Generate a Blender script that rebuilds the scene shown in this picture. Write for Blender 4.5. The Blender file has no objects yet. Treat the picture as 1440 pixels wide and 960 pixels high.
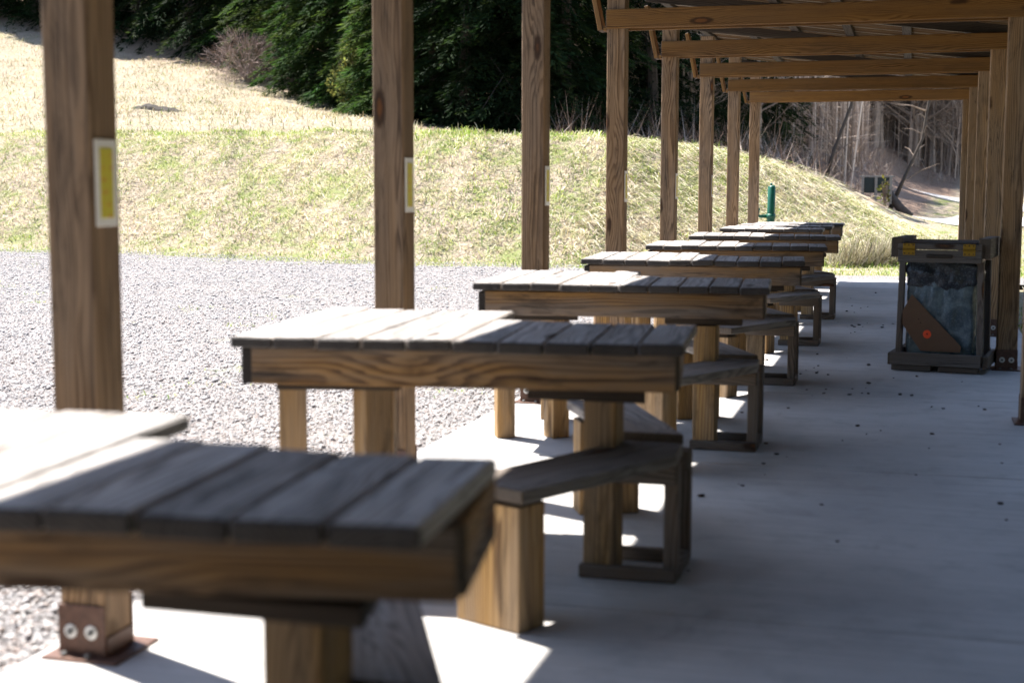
import bpy, bmesh, math, random
import numpy as np
from mathutils import Matrix, Vector
from math import sin, cos, pi, radians

random.seed(7)
rng = np.random.default_rng(7)
scene = bpy.context.scene
C = scene.collection

# ------------------------------------------------------------------ camera
YAW, PITCH, ROLL, CAM_H = 0.2736, 0.1088, 0.0013, 1.3091
F = Vector((-sin(YAW) * cos(PITCH), cos(YAW) * cos(PITCH), -sin(PITCH)))
R0 = Vector((cos(YAW), sin(YAW), 0)); U0 = R0.cross(F)
RR = R0 * cos(ROLL) + U0 * sin(ROLL); UU = U0 * cos(ROLL) - R0 * sin(ROLL)
cam = bpy.data.cameras.new("camera")
camo = bpy.data.objects.new("camera", cam); C.objects.link(camo)
m = Matrix((RR, UU, -F)).transposed().to_4x4(); m.translation = (0, 0, CAM_H)
camo.matrix_world = m
cam.sensor_width = 36; cam.lens = 50; cam.clip_start = 0.05; cam.clip_end = 1500
cam.dof.use_dof = True; cam.dof.focus_distance = 16.0; cam.dof.aperture_fstop = 2.4
cam.dof.aperture_blades = 9
scene.camera = camo

# ------------------------------------------------------------------ light
SUN_EL = radians(62.0); SX, SY = -0.907, 0.42
world = bpy.data.worlds.new("World"); scene.world = world; world.use_nodes = True
wn = world.node_tree.nodes; wl = world.node_tree.links
bg = wn["Background"]; bg.inputs[1].default_value = 0.10
sky = wn.new("ShaderNodeTexSky"); sky.sky_type = 'NISHITA'; sky.sun_disc = False
sky.sun_elevation = SUN_EL; sky.sun_rotation = math.atan2(SX, SY)
sky.air_density = 1.0; sky.dust_density = 0.6; sky.ozone_density = 1.2
wl.new(sky.outputs[0], bg.inputs[0])
sun = bpy.data.lights.new("sun", 'SUN'); sun.energy = 5.0; sun.angle = radians(0.53); sun.color = (1, 0.955, 0.89)
suno = bpy.data.objects.new("sun", sun); C.objects.link(suno)
sd = Vector((SX * cos(SUN_EL), SY * cos(SUN_EL), sin(SUN_EL)))
suno.rotation_euler = sd.to_track_quat('Z', 'Y').to_euler(); suno.location = sd * 40
vs = scene.view_settings
vs.view_transform = 'Standard'; vs.look = 'None'; vs.exposure = 1.9; vs.gamma = 1; vs.use_curve_mapping = False
scene.render.engine = 'CYCLES'
scene.cycles.max_bounces = 8; scene.cycles.diffuse_bounces = 5; scene.cycles.transparent_max_bounces = 8

# ------------------------------------------------------------------ node helpers
class NT:
    def __init__(s, name):
        s.mat = bpy.data.materials.new(name); s.mat.use_nodes = True
        s.t = s.mat.node_tree; s.n = s.t.nodes; s.l = s.t.links
        s.bsdf = s.n["Principled BSDF"]; s.out = s.n["Material Output"]
    def link(s, a, b): s.l.new(a, b)
    def put(s, sock, v):
        if hasattr(v, 'links'): s.l.new(v, sock)
        else: sock.default_value = v
    def node(s, typ, **kw):
        n = s.n.new(typ)
        for k, v in kw.items(): setattr(n, k, v)
        return n
    def math(s, op, a, b=0.0, c=None, clamp=False):
        n = s.node("ShaderNodeMath", operation=op, use_clamp=clamp)
        s.put(n.inputs[0], a); s.put(n.inputs[1], b)
        if c is not None: s.put(n.inputs[2], c)
        return n.outputs[0]
    def rng(s, v, a, b, c=0.0, d=1.0, smooth=False):
        n = s.node("ShaderNodeMapRange", interpolation_type='SMOOTHSTEP' if smooth else 'LINEAR')
        s.put(n.inputs[0], v)
        for i, x in enumerate((a, b, c, d)): s.put(n.inputs[i + 1], x)
        return n.outputs[0]
    def mix(s, f, a, b, mode='MIX'):
        n = s.node("ShaderNodeMix", data_type='RGBA', blend_type=mode)
        s.put(n.inputs[0], f)
        s.put(n.inputs[6], a if hasattr(a, 'links') else (*a, 1)); s.put(n.inputs[7], b if hasattr(b, 'links') else (*b, 1))
        return n.outputs[2]
    def noise(s, vec, scale, detail=3.0, rough=0.55, dist=0.0):
        n = s.node("ShaderNodeTexNoise"); s.put(n.inputs['Vector'], vec)
        n.inputs['Scale'].default_value = scale; n.inputs['Detail'].default_value = detail
        n.inputs['Roughness'].default_value = rough; n.inputs['Distortion'].default_value = dist
        return n.outputs[0]
    def vmul(s, vec, v):
        n = s.node("ShaderNodeVectorMath", operation='MULTIPLY'); s.put(n.inputs[0], vec); s.put(n.inputs[1], v); return n.outputs[0]
    def vadd(s, vec, v):
        n = s.node("ShaderNodeVectorMath", operation='ADD'); s.put(n.inputs[0], vec); s.put(n.inputs[1], v); return n.outputs[0]
    def sep(s, vec):
        n = s.node("ShaderNodeSeparateXYZ"); s.put(n.inputs[0], vec); return n.outputs
    def comb(s, x, y, z):
        n = s.node("ShaderNodeCombineXYZ")
        for i, v in enumerate((x, y, z)): s.put(n.inputs[i], v)
        return n.outputs[0]
    def bump(s, h, strength, dist):
        n = s.node("ShaderNodeBump"); n.inputs['Strength'].default_value = strength; n.inputs['Distance'].default_value = dist
        s.put(n.inputs['Height'], h); s.l.new(n.outputs[0], s.bsdf.inputs['Normal'])
    def obj(s): return s.node("ShaderNodeTexCoord").outputs['Object']
    def rand(s): return s.node("ShaderNodeObjectInfo").outputs['Random']
    def fin(s, col, rough=0.8, metal=0.0, spec=None):
        s.put(s.bsdf.inputs['Base Color'], col if hasattr(col, 'links') else (*col, 1))
        s.put(s.bsdf.inputs['Roughness'], rough); s.put(s.bsdf.inputs['Metallic'], metal)
        if spec is not None: s.bsdf.inputs['Specular IOR Level'].default_value = spec
        return s.mat

def wood(name, light, dark, grey, greylo, greyhi, ring=0.013, knot=(0.045, 0.02, 0.008), knotheart=(0.20, 0.075, 0.02), spec=0.25, bumpd=0.0015, crack=0.0, endc=(0.10, 0.075, 0.055), stain=0.0):
    """pine board whose grain runs along the local X axis"""
    t = NT(name); v = t.obj(); r = t.rand()
    v = t.vadd(v, t.comb(t.math('MULTIPLY', r, 91.0), 0.0, 0.0))
    x, y, z = t.sep(v)
    r2 = t.math('FRACT', t.math('MULTIPLY', r, 17.31)); r3 = t.math('FRACT', t.math('MULTIPLY', r, 71.7))
    cy = t.math('MULTIPLY', t.math('SUBTRACT', r2, 0.5), 0.12); cz = t.math('MULTIPLY_ADD', r3, 0.07, 0.03)
    slow = t.noise(t.vmul(v, (0.9, 5.0, 5.0)), 1.0, 2.0)
    # knots
    vo = t.node("ShaderNodeTexVoronoi", feature='F1'); t.put(vo.inputs['Vector'], t.vmul(v, (1.5, 6.5, 5.0))); vo.inputs['Scale'].default_value = 1.0
    kd = vo.outputs['Distance']
    push = t.rng(kd, 0.0, 0.55, 0.035, 0.0, True)
    yy = t.math('SUBTRACT', y, cy); zz = t.math('ADD', z, cz)
    rad = t.math('SQRT', t.math('ADD', t.math('MULTIPLY', yy, yy), t.math('MULTIPLY', zz, zz)))
    rad = t.math('ADD', rad, t.math('MULTIPLY', slow, 0.042)); rad = t.math('ADD', rad, push)
    ph = t.math('ADD', t.math('DIVIDE', rad, ring), t.math('MULTIPLY', t.noise(t.vmul(v, (1.5, 22.0, 22.0)), 1.0, 2.0), 2.2))
    fr = t.math('FRACT', ph)
    late = t.math('MULTIPLY', t.rng(fr, 0.25, 0.82, 0, 1, True), t.rng(fr, 0.9, 1.0, 1.0, 0.0))
    fib = t.noise(t.vmul(v, (6.0, 260.0, 260.0)), 1.0, 2.0)
    mott = t.noise(t.vmul(v, (1.2, 9.0, 9.0)), 1.0, 3.0)
    late = t.math('MULTIPLY', late, t.rng(t.noise(t.vmul(v, (0.7, 30.0, 30.0)), 1.0, 2.0), 0.3, 0.7, 0.35, 1.15))
    f = t.math('ADD', t.math('MULTIPLY', late, 0.95), t.math('MULTIPLY', t.math('SUBTRACT', fib, 0.5), 0.7), clamp=True)
    col = t.mix(f, light, dark)
    col = t.mix(t.rng(mott, 0.3, 0.7, 0.0, 0.55), col, t.mix(0.5, col, dark))
    g = t.rng(t.noise(t.vmul(v, (0.8, 7.0, 7.0)), 1.0, 4.0, 0.65), 0.32, 0.68, greylo, greyhi, True)
    greyc = t.mix(t.math('MULTIPLY', f, 0.8), grey, tuple(c * 0.42 for c in grey))
    col = t.mix(g, col, greyc)
    kn = t.noise(t.vmul(v, (30, 30, 30)), 1.0, 2.0)
    kd2 = t.math('ADD', kd, t.math('MULTIPLY', t.math('SUBTRACT', kn, 0.5), 0.05))
    col = t.mix(t.rng(kd2, 0.10, 0.165, 0.9, 0.0, True), col, knot)
    col = t.mix(t.rng(kd2, 0.05, 0.085, 0.75, 0.0, True), col, knotheart)
    h = t.math('ADD', t.math('MULTIPLY', f, -0.6), t.math('MULTIPLY', fib, 0.6))
    if crack > 0:
        ck = t.noise(t.vmul(v, (1.3, 45.0, 45.0)), 1.0, 3.0, 0.6)
        cm = t.rng(t.math('ABSOLUTE', t.math('SUBTRACT', ck, 0.5)), 0.0, 0.018, 1.0, 0.0, True)
        cm = t.math('MULTIPLY', cm, t.rng(t.noise(t.vmul(v, (1.6, 12, 12)), 1.0), 0.5, 0.62, 0, crack))
        col = t.mix(cm, col, (0.02, 0.015, 0.012)); h = t.math('SUBTRACT', h, t.math('MULTIPLY', cm, 3.0))
    if stain > 0:
        st = t.rng(t.noise(t.vmul(v, (2.2, 11.0, 11.0)), 1.0, 5.0, 0.7, 0.6), 0.50, 0.66, 0, stain, True)
        col = t.mix(st, col, t.mix(0.72, col, (0.02, 0.016, 0.014)))
    # tone differs from board to board
    tone = t.rng(t.math('FRACT', t.math('MULTIPLY', r, 33.3)), 0, 1, 0.78, 1.16)
    col = t.mix(1.0, col, t.comb(tone, tone, tone), 'MULTIPLY')
    nrm = t.sep(t.node('ShaderNodeTexCoord').outputs['Normal'])[0]
    em = t.rng(t.math('ABSOLUTE', nrm), 0.45, 0.65, 0, 0.92)
    col = t.mix(em, col, t.mix(f, endc, tuple(c * 0.5 for c in endc)))
    t.bump(h, 0.6, bumpd)
    return t.fin(col, t.rng(f, 0, 1, 0.72, 0.9), 0.0, spec)

M = {}
M['post'] = wood('post wood', (0.36, 0.22, 0.112), (0.095, 0.050, 0.022), (0.28, 0.215, 0.16), 0.0, 0.5, 0.0115, crack=0.9, stain=0.45)
M['beam'] = wood('beam wood', (0.275, 0.138, 0.036), (0.090, 0.036, 0.009), (0.14, 0.095, 0.062), 0.0, 0.3, 0.0105, stain=0.3)
M['rail'] = wood('rail wood', (0.34, 0.188, 0.062), (0.065, 0.027, 0.010), (0.19, 0.155, 0.13), 0.0, 1.0, 0.0105, crack=0.8, stain=0.8)
M['leg'] = wood('leg wood', (0.46, 0.27, 0.095), (0.15, 0.074, 0.023), (0.33, 0.26, 0.195), 0.0, 0.65, 0.0105, crack=0.7, stain=0.65)
M['top'] = wood('weathered top wood', (0.36, 0.31, 0.275), (0.11, 0.092, 0.08), (0.40, 0.38, 0.37), 0.2, 1.0, 0.010, stain=0.6, knot=(0.07, 0.055, 0.045), knotheart=(0.10, 0.075, 0.06), crack=1.0, bumpd=0.003, endc=(0.035, 0.030, 0.028))
M['seat'] = wood('weathered seat wood', (0.25, 0.185, 0.14), (0.10, 0.074, 0.056), (0.30, 0.28, 0.265), 0.2, 0.9, 0.010, stain=0.5, crack=0.9, bumpd=0.002)
M['dark'] = wood('dark toned wood', (0.06, 0.040, 0.026), (0.026, 0.017, 0.012), (0.06, 0.05, 0.043), 0.1, 0.6, 0.012, endc=(0.03, 0.026, 0.024))  # darker brown wood for rafters, purlins, cleats and small parts
M['frame'] = wood('bench frame wood', (0.16, 0.105, 0.065), (0.065, 0.04, 0.023), (0.16, 0.14, 0.125), 0.3, 0.9, 0.012, crack=0.7)
M['binwood'] = wood('bin wood', (0.15, 0.108, 0.082), (0.065, 0.045, 0.034), (0.17, 0.15, 0.135), 0.3, 0.95, 0.012, crack=0.7)

def simple(name, col, rough=0.6, metal=0.0, var=0.15, scale=30.0, bump=0.0, dirt=None):
    t = NT(name); v = t.obj()
    n = t.noise(v, scale, 4.0, 0.6)
    c = t.mix(t.rng(n, 0.3, 0.7, 0, 1), tuple(x * (1 - var) for x in col), tuple(min(1, x * (1 + var)) for x in col))
    if dirt: c = t.mix(t.rng(t.noise(v, scale * 0.3, 5.0, 0.7), 0.48, 0.7, 0, 0.85), c, dirt)
    if bump: t.bump(n, 0.5, bump)
    return t.fin(c, rough, metal)

M['rib_highlight'] = simple('pale sheet seam', (0.34, 0.29, 0.23), 0.5, 0.1, 0.15, 8)
M['rust'] = simple('rust brown painted steel', (0.10, 0.048, 0.030), 0.55, 0.2, 0.3, 60, 0.0006, (0.07, 0.028, 0.016))
M['boltdark'] = simple('dull bolt head', (0.16, 0.16, 0.155), 0.5, 0.6, 0.2, 90)
M['zinc'] = simple('galvanised bolt', (0.55, 0.55, 0.53), 0.4, 0.7, 0.15, 120)
M['brass'] = simple('brass hinge', (0.33, 0.20, 0.022), 0.42, 0.75, 0.2, 90, 0, (0.30, 0.19, 0.05))
M['card'] = simple('brown cardboard', (0.15, 0.085, 0.05), 0.9, 0, 0.08, 12)
M['orange'] = simple('fluorescent orange sticker', (0.95, 0.09, 0.02), 0.6, 0, 0.05, 40)
M['hole'] = simple('dark bullet hole', (0.015, 0.012, 0.01), 0.9)
M['green'] = simple('green painted pipe', (0.0, 0.085, 0.045), 0.4, 0.0, 0.2, 14, 0, (0.0, 0.055, 0.03))
M['panel'] = simple('dark green panel', (0.005, 0.014, 0.013), 0.5, 0, 0.25, 6)
M['greywood'] = simple('grey weathered post', (0.20, 0.185, 0.165), 0.9, 0, 0.3, 20)
M['white'] = simple('white plate', (0.86, 0.86, 0.83), 0.5, 0, 0.05, 30)
M['crumb'] = simple('dark crumb', (0.035, 0.028, 0.025), 0.9, 0, 0.4, 60)
M['bark_dark'] = simple('dark bark', (0.055, 0.042, 0.034), 0.95, 0, 0.4, 3, 0.02)

def yellow_mat():
    t = NT('yellow marker print'); v = t.obj(); x, y, z = t.sep(v)
    n = t.noise(t.vmul(v, (1, 14, 40)), 1.0, 3.0)
    lines = t.rng(t.math('SINE', t.math('MULTIPLY', z, 190.0)), 0.2, 0.9, 0, 1)
    blotch = t.rng(t.noise(t.vmul(v, (1, 30, 9)), 1.0, 2.0), 0.47, 0.62, 0, 0.75)
    c = t.mix(t.math('MULTIPLY', lines, blotch), (0.66, 0.56, 0.02), (0.62, 0.27, 0.02))
    c = t.mix(t.rng(n, 0.35, 0.75, 0, 0.3), c, (0.5, 0.55, 0.06))
    return t.fin(c, 0.5)
M['yellow'] = yellow_mat()

def bag_mat(name, c1, c2, alpha, rough):
    t = NT(name); v = t.obj()
    n = t.noise(v, 9.0, 5.0, 0.6, 0.6); n2 = t.noise(v, 90.0, 2.0)
    c = t.mix(t.rng(n, 0.35, 0.65, 0, 1, True), c1, c2)
    c = t.mix(t.rng(n2, 0.52, 0.75, 0, 0.35), c, (0.30, 0.38, 0.42))
    t.fin(c, rough); t.bsdf.inputs['Alpha'].default_value = alpha
    t.bump(t.noise(v, 22.0, 4.0, 0.6, 1.2), 0.6, 0.012)
    return t.mat
M['bag'] = bag_mat('blue clear bag', (0.05, 0.08, 0.105), (0.14, 0.195, 0.225), 1.0, 0.25)
M['liner'] = bag_mat('dark bin liner', (0.018, 0.021, 0.028), (0.045, 0.05, 0.062), 1.0, 0.33)

def concrete_mat():
    t = NT('broom finished concrete'); tc = t.node("ShaderNodeNewGeometry").outputs['Position']
    big = t.noise(tc, 0.9, 5.0, 0.6, 0.4); mid = t.noise(tc, 5.0, 5.0, 0.65); fine = t.noise(tc, 140.0, 2.0)
    broom = t.noise(t.vmul(tc, (1.2, 55.0, 1.0)), 1.0, 3.0, 0.6)
    c = t.mix(t.rng(big, 0.3, 0.7, 0, 1), (0.40, 0.382, 0.368), (0.54, 0.518, 0.50))
    c = t.mix(t.rng(mid, 0.5, 0.75, 0, 0.55), c, (0.26, 0.253, 0.244))
    c = t.mix(t.rng(broom, 0.35, 0.7, 0, 0.5), c, (0.275, 0.27, 0.263))
    c = t.mix(t.rng(t.noise(tc, 2.3, 6.0, 0.7, 1.0), 0.58, 0.72, 0, 0.4), c, (0.20, 0.188, 0.175))
    c = t.mix(t.rng(fine, 0.62, 0.78, 0, 0.5), c, (0.2, 0.195, 0.19))
    t.bump(t.math('ADD', t.math('MULTIPLY', broom, 1.0), t.math('MULTIPLY', fine, 0.4)), 0.5, 0.003)
    return t.fin(c, 0.85, 0, 0.3)
M['concrete'] = concrete_mat()

def attr_mat(name, rough=0.9, trans=0.0, tcol=1.0, spec=0.2):
    t = NT(name); a = t.node("ShaderNodeAttribute"); a.attribute_name = 'col'
    t.fin(a.outputs['Color'], rough, 0, spec)
    if trans > 0:
        tr = t.node("ShaderNodeBsdfTranslucent"); t.put(tr.inputs[0], t.mix(1.0, a.outputs['Color'], (tcol, tcol, tcol * 0.7), 'MULTIPLY'))
        mx = t.node("ShaderNodeMixShader"); mx.inputs[0].default_value = trans
        t.link(t.bsdf.outputs[0], mx.inputs[1]); t.link(tr.outputs[0], mx.inputs[2]); t.link(mx.outputs[0], t.out.inputs[0])
    return t.mat
M['stones'] = attr_mat('gravel stones', 0.85)
M['blades'] = attr_mat('grass blades', 0.75, 0.3)
M['needles'] = attr_mat('conifer needles', 0.75, 0.4, 1.4, 0.08)
M['twigs'] = attr_mat('bare twigs', 0.95)

def gravel_mat():
    t = NT('gravel ground'); p = t.node("ShaderNodeNewGeometry").outputs['Position']
    vo = t.node("ShaderNodeTexVoronoi", feature='F1'); t.put(vo.inputs['Vector'], t.vmul(p, (1, 1, 0))); vo.inputs['Scale'].default_value = 48.0
    vb = t.node("ShaderNodeTexVoronoi", feature='F1'); t.put(vb.inputs['Vector'], t.vmul(p, (1, 1, 0))); vb.inputs['Scale'].default_value = 13.0
    sepc = t.sep(vo.outputs['Color'])
    c = t.mix(sepc[0], (0.22, 0.211, 0.209), (0.42, 0.406, 0.40))
    c = t.mix(t.rng(sepc[1], 0.8, 0.9, 0, 0.8), c, (0.12, 0.115, 0.115))
    c = t.mix(t.rng(sepc[2], 0.75, 0.9, 0, 0.6), c, (0.38, 0.28, 0.24))
    c = t.mix(t.rng(vo.outputs['Distance'], 0.45, 0.75, 0, 0.75), c, (0.11, 0.10, 0.10))
    big = t.noise(p, 0.5, 5.0, 0.65, 0.5)
    c = t.mix(t.rng(big, 0.42, 0.7, 0, 0.4), c, (0.34, 0.29, 0.26))
    gn = t.math('MULTIPLY', t.rng(t.noise(p, 0.9, 6.0, 0.7), 0.60, 0.72, 0, 0.75), t.rng(t.noise(p, 16.0, 2.0), 0.45, 0.6, 0, 1))
    c = t.mix(gn, c, (0.22, 0.24, 0.08))
    h = t.math('ADD', t.math('MULTIPLY', vo.outputs['Distance'], -1.0), t.math('MULTIPLY', t.sep(vb.outputs['Color'])[0], 0.5))
    t.bump(h, 1.0, 0.03)
    return t.fin(c, 0.9, 0, 0.2)
M['gravel'] = gravel_mat()

def ground_mat():
    t = NT('meadow and leaf litter'); p = t.node("ShaderNodeNewGeometry").outputs['Position']
    a = t.node("ShaderNodeAttribute"); a.attribute_name = 'zone'; zr, zg, zb = t.node("ShaderNodeSeparateColor"), None, None
    t.link(a.outputs['Color'], zr.inputs[0])
    n1 = t.noise(p, 1.1, 6.0, 0.7, 0.5); n2 = t.noise(p, 7.0, 5.0, 0.7); n3 = t.noise(t.vmul(p, (30, 30, 8)), 1.0, 3.0, 0.7)
    dry = t.mix(t.rng(n2, 0.3, 0.7, 0, 1), (0.27, 0.21, 0.15), (0.46, 0.39, 0.31))
    dry = t.mix(t.rng(n3, 0.50, 0.72, 0, 0.6), dry, (0.16, 0.115, 0.065))
    green = t.mix(n2, (0.09, 0.13, 0.03), (0.26, 0.30, 0.09))
    gf = t.math('MULTIPLY', t.rng(t.math('ADD', n1, t.math('MULTIPLY', t.math('SUBTRACT', n2, 0.5), 0.5)), 0.47, 0.62, 0, 1), zr.outputs[1])
    c = t.mix(gf, dry, green)
    lit = t.mix(t.rng(n3, 0.3, 0.7, 0, 1), (0.17, 0.11, 0.08), (0.42, 0.30, 0.225))
    lit = t.mix(t.rng(n1, 0.55, 0.7, 0, 0.5), lit, (0.06, 0.055, 0.025))
    c = t.mix(zr.outputs[0], c, lit)
    t.bump(t.math('ADD', n3, t.math('MULTIPLY', n2, 2.0)), 0.8, 0.08)
    return t.fin(c, 0.95, 0, 0.1)
M['ground'] = ground_mat()
M['road'] = simple('pale gravel road', (0.46, 0.44, 0.42), 0.95, 0, 0.25, 3.0, 0.02, (0.33, 0.30, 0.27))

def roof_mat():
    t = NT('ribbed roofing metal'); v = t.obj()
    n = t.noise(t.vmul(v, (0.6, 6.0, 6.0)), 1.0, 4.0, 0.6)
    c = t.mix(t.rng(n, 0.3, 0.7, 0, 1), (0.07, 0.040, 0.018), (0.12, 0.068, 0.030))
    return t.fin(c, 0.85, 0.0, 0.15)
M['roof'] = roof_mat()

# ------------------------------------------------------------------ object helpers
def tag(o, label=None, cat=None, group=None, kind=None):
    for k, v in (('label', label), ('category', cat), ('group', group), ('kind', kind)):
        if v: o[k] = v
    return o
def link(name, me, parent=None, loc=(0, 0, 0), mw=None):
    o = bpy.data.objects.new(name, me); C.objects.link(o)
    if parent: o.parent = parent
    if mw is not None: o.matrix_local = mw
    else: o.location = loc
    return o
def empty(name, loc=(0, 0, 0), rz=0.0):
    o = bpy.data.objects.new(name, None); C.objects.link(o); o.location = loc; o.rotation_euler = (0, 0, rz)
    o.empty_display_size = 0.2
    return o
def mesh(name, verts, faces, mat, smooth=False):
    me = bpy.data.meshes.new(name); me.from_pydata(verts, [], faces); me.update()
    if mat: me.materials.append(mat)
    if smooth: me.polygons.foreach_set('use_smooth', [True] * len(me.polygons))
    return me
def fast_mesh(name, V, Fc, mat, col=None, smooth=False):
    """V (n,3), Fc (m,k) with k = 3 or 4, col (n,3)"""
    me = bpy.data.meshes.new(name); V = np.asarray(V, np.float32); Fc = np.asarray(Fc, np.int32); k = Fc.shape[1]
    me.vertices.add(len(V)); me.vertices.foreach_set('co', V.ravel())
    me.loops.add(Fc.size); me.loops.foreach_set('vertex_index', Fc.ravel())
    me.polygons.add(len(Fc)); me.polygons.foreach_set('loop_start', np.arange(0, Fc.size, k, dtype=np.int32))
    if smooth: me.polygons.foreach_set('use_smooth', np.ones(len(Fc), bool))
    me.update(calc_edges=True)
    if col is not None:
        a = me.color_attributes.new('col', 'FLOAT_COLOR', 'POINT')
        a.data.foreach_set('color', np.c_[col, np.ones(len(col))].astype(np.float32).ravel())
    me.materials.append(mat)
    return me

_cache = {}
def chamfer_box(L, W, T, c, mat):
    """box centred on the origin, chamfered edges, L along X"""
    key = (round(L, 4), round(W, 4), round(T, 4), round(c, 4), mat.name)
    if key in _cache: return _cache[key]
    h = (L / 2, W / 2, T / 2); V = []; idx = {}
    for sx in (-1, 1):
        for sy in (-1, 1):
            for sz in (-1, 1):
                for ax in range(3):   # vertex lying on the face perpendicular to ax
                    p = [sx * h[0], sy * h[1], sz * h[2]]
                    for k in range(3):
                        if k != ax: p[k] -= (sx, sy, sz)[k] * c
                    idx[(sx, sy, sz, ax)] = len(V); V.append(p)
    Fs = []
    for ax in range(3):
        a, b = [k for k in range(3) if k != ax]
        for s in (-1, 1):
            q = []
            for (sa, sb) in ((-1, -1), (1, -1), (1, 1), (-1, 1)):
                sg = [0, 0, 0]; sg[ax] = s; sg[a] = sa; sg[b] = sb; q.append(idx[(*sg, ax)])
            Fs.append(q)
        for sa in (-1, 1):
            for sb in (-1, 1):
                e = []
                for s in (-1, 1):
                    sg = [0, 0, 0]; sg[ax] = s; sg[a] = sa; sg[b] = sb; e.append((idx[(*sg, a)], idx[(*sg, b)]))
                Fs.append([e[0][0], e[0][1], e[1][1], e[1][0]])
    for sx in (-1, 1):
        for sy in (-1, 1):
            for sz in (-1, 1): Fs.append([idx[(sx, sy, sz, k)] for k in range(3)])
    me = mesh('board', V, Fs, mat)
    bm = bmesh.new(); bm.from_mesh(me); bmesh.ops.recalc_face_normals(bm, faces=bm.faces); bm.to_mesh(me); bm.free()
    _cache[key] = me
    return me
AX = {'x': Matrix.Identity(4), 'y': Matrix.Rotation(pi / 2, 4, 'Z'), 'z': Matrix.Rotation(-pi / 2, 4, 'Y')}
def board(name, parent, mat, c, L, W, T, axis='x', rot=None, ch=0.004):
    """L along axis; for x: W is Y, T is Z; for y: W is X, T is Z; for z: W is Y, T is X"""
    me = chamfer_box(L, W, T, ch, M[mat])
    mw = AX[axis].copy()
    if rot is not None: mw = rot @ mw
    return link(name, me, parent, mw=Matrix.Translation(c) @ mw)
def RZ(a): return Matrix.Rotation(a, 4, 'Z')
def RY(a): return Matrix.Rotation(a, 4, 'Y')
def RX(a): return Matrix.Rotation(a, 4, 'X')
def prism(name, parent, mat, poly, z0, z1, grain=0.0, ch=0.004):
    """flat plank of polygonal outline; local X follows the grain angle"""
    cx = sum(p[0] for p in poly) / len(poly); cy = sum(p[1] for p in poly) / len(poly)
    ca, sa = cos(-grain), sin(-grain); n = len(poly)
    loc = [((x - cx) * ca - (y - cy) * sa, (x - cx) * sa + (y - cy) * ca) for x, y in poly]
    bm = bmesh.new(); h = (z1 - z0) / 2
    lo = [bm.verts.new((x, y, -h)) for x, y in loc]; hi = [bm.verts.new((x, y, h)) for x, y in loc]
    bm.faces.new(hi); bm.faces.new(lo[::-1])
    for i in range(n): bm.faces.new((lo[i], lo[(i + 1) % n], hi[(i + 1) % n], hi[i]))
    bmesh.ops.recalc_face_normals(bm, faces=bm.faces)
    bmesh.ops.bevel(bm, geom=bm.edges[:], offset=ch, segments=1, affect='EDGES')
    me = bpy.data.meshes.new(name); bm.to_mesh(me); bm.free(); me.materials.append(M[mat])
    return link(name, me, parent, mw=Matrix.Translation((cx, cy, (z0 + z1) / 2)) @ RZ(grain))
def cyl_mesh(name, r, h, n, mat, bevel=0.0):
    key = ('cyl', r, h, n, mat.name, bevel)
    if key in _cache: return _cache[key]
    prof = [(0.0, -h / 2), (r, -h / 2), (r, h / 2 - bevel), (r - bevel, h / 2), (0.0, h / 2)]
    V = []; Fs = []
    for (rr, z) in prof[1:4]: V += [(rr * cos(2 * pi * i / n), rr * sin(2 * pi * i / n), z) for i in range(n)]
    for k in range(2):
        for i in range(n): Fs.append((k * n + i, k * n + (i + 1) % n, (k + 1) * n + (i + 1) % n, (k + 1) * n + i))
    Fs.append(tuple(range(2 * n, 3 * n))); Fs.append(tuple(range(n - 1, -1, -1)))
    me = mesh(name, V, Fs, mat); _cache[key] = me
    return me

# ------------------------------------------------------------------ terrain
CP = [(-20, -20, 0), (0, -20, 0), (20, -20, 0), (-60, -10, 1.5), (-60, 20, 3.5), (-90, 30, 9), (-35, 15, 0.2), (-35, 30, 1.8), (20, 20, -0.3), (20, 45, -0.2), (40, 40, -0.5), (50, 0, -0.5),
      (-20, 10, 0), (-10, 10, 0), (0, 10, 0), (8, 10, -0.05), (-10, 22, 0), (0, 22, 0), (6, 30, 0), (2, 36, 0), (2, 46, 0), (2, 57, 0), (10, 58, 0), (0.2, 50, 0.08), (0, 44, 0.05), (-0.3, 57, 0.05), (0.2, 62, 0.12), (2.6, 66, 0.42), (3.5, 90, 1.25), (-0.7, 78, 1.15), (-0.8, 90, 1.85), (1.2, 72, 0.75), (2.6, 96, 2.2), (14, 90, 1.0), (30, 90, 2.0),
      (-25.5, 36, 2.95), (-33.9, 48, 5.1), (-17.6, 34, 2.7), (-22.8, 44, 3.95), (-14.5, 36, 2.85), (-45, 64, 9.3), (-37.6, 62, 7.8), (-26.4, 56, 5.6), (-19.5, 50, 3.85), (-14.5, 42, 3.1),
      (-13, 46, 3.1), (-8.4, 46, 2.4), (-3.9, 45, 1.55), (-2.4, 50, 1.45), (-1.2, 50, 0.75), (-6, 34, 0.8), (-2, 36, 0.3),
      (-5.8, 70, 3.6), (-14, 70, 6), (-26, 75, 10), (-50, 90, 17), (-5.8, 90, 6.2), (-4, 110, 11), (-20, 110, 18), (-50, 120, 28), (5, 120, 11), (25, 120, 10), (0, 150, 28), (30, 150, 24), (-30, 150, 34), (-80, 150, 42), (0, 190, 45), (40, 190, 42), (-60, 190, 52), (-110, 100, 30), (-110, 180, 55), (60, 120, 10), (60, 180, 38)]
CPa = np.array(CP, float)
def _tps(d2): return np.where(d2 > 1e-9, d2 * np.log(d2 + 1e-12), 0.0)
_n = len(CPa); _sc = 40.0
_xy = CPa[:, :2] / _sc
_K = _tps(((_xy[:, None] - _xy[None]) ** 2).sum(-1)) + np.eye(_n) * 0.0003
_P = np.c_[np.ones(_n), _xy]
_A = np.block([[_K, _P], [_P.T, np.zeros((3, 3))]])
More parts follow.
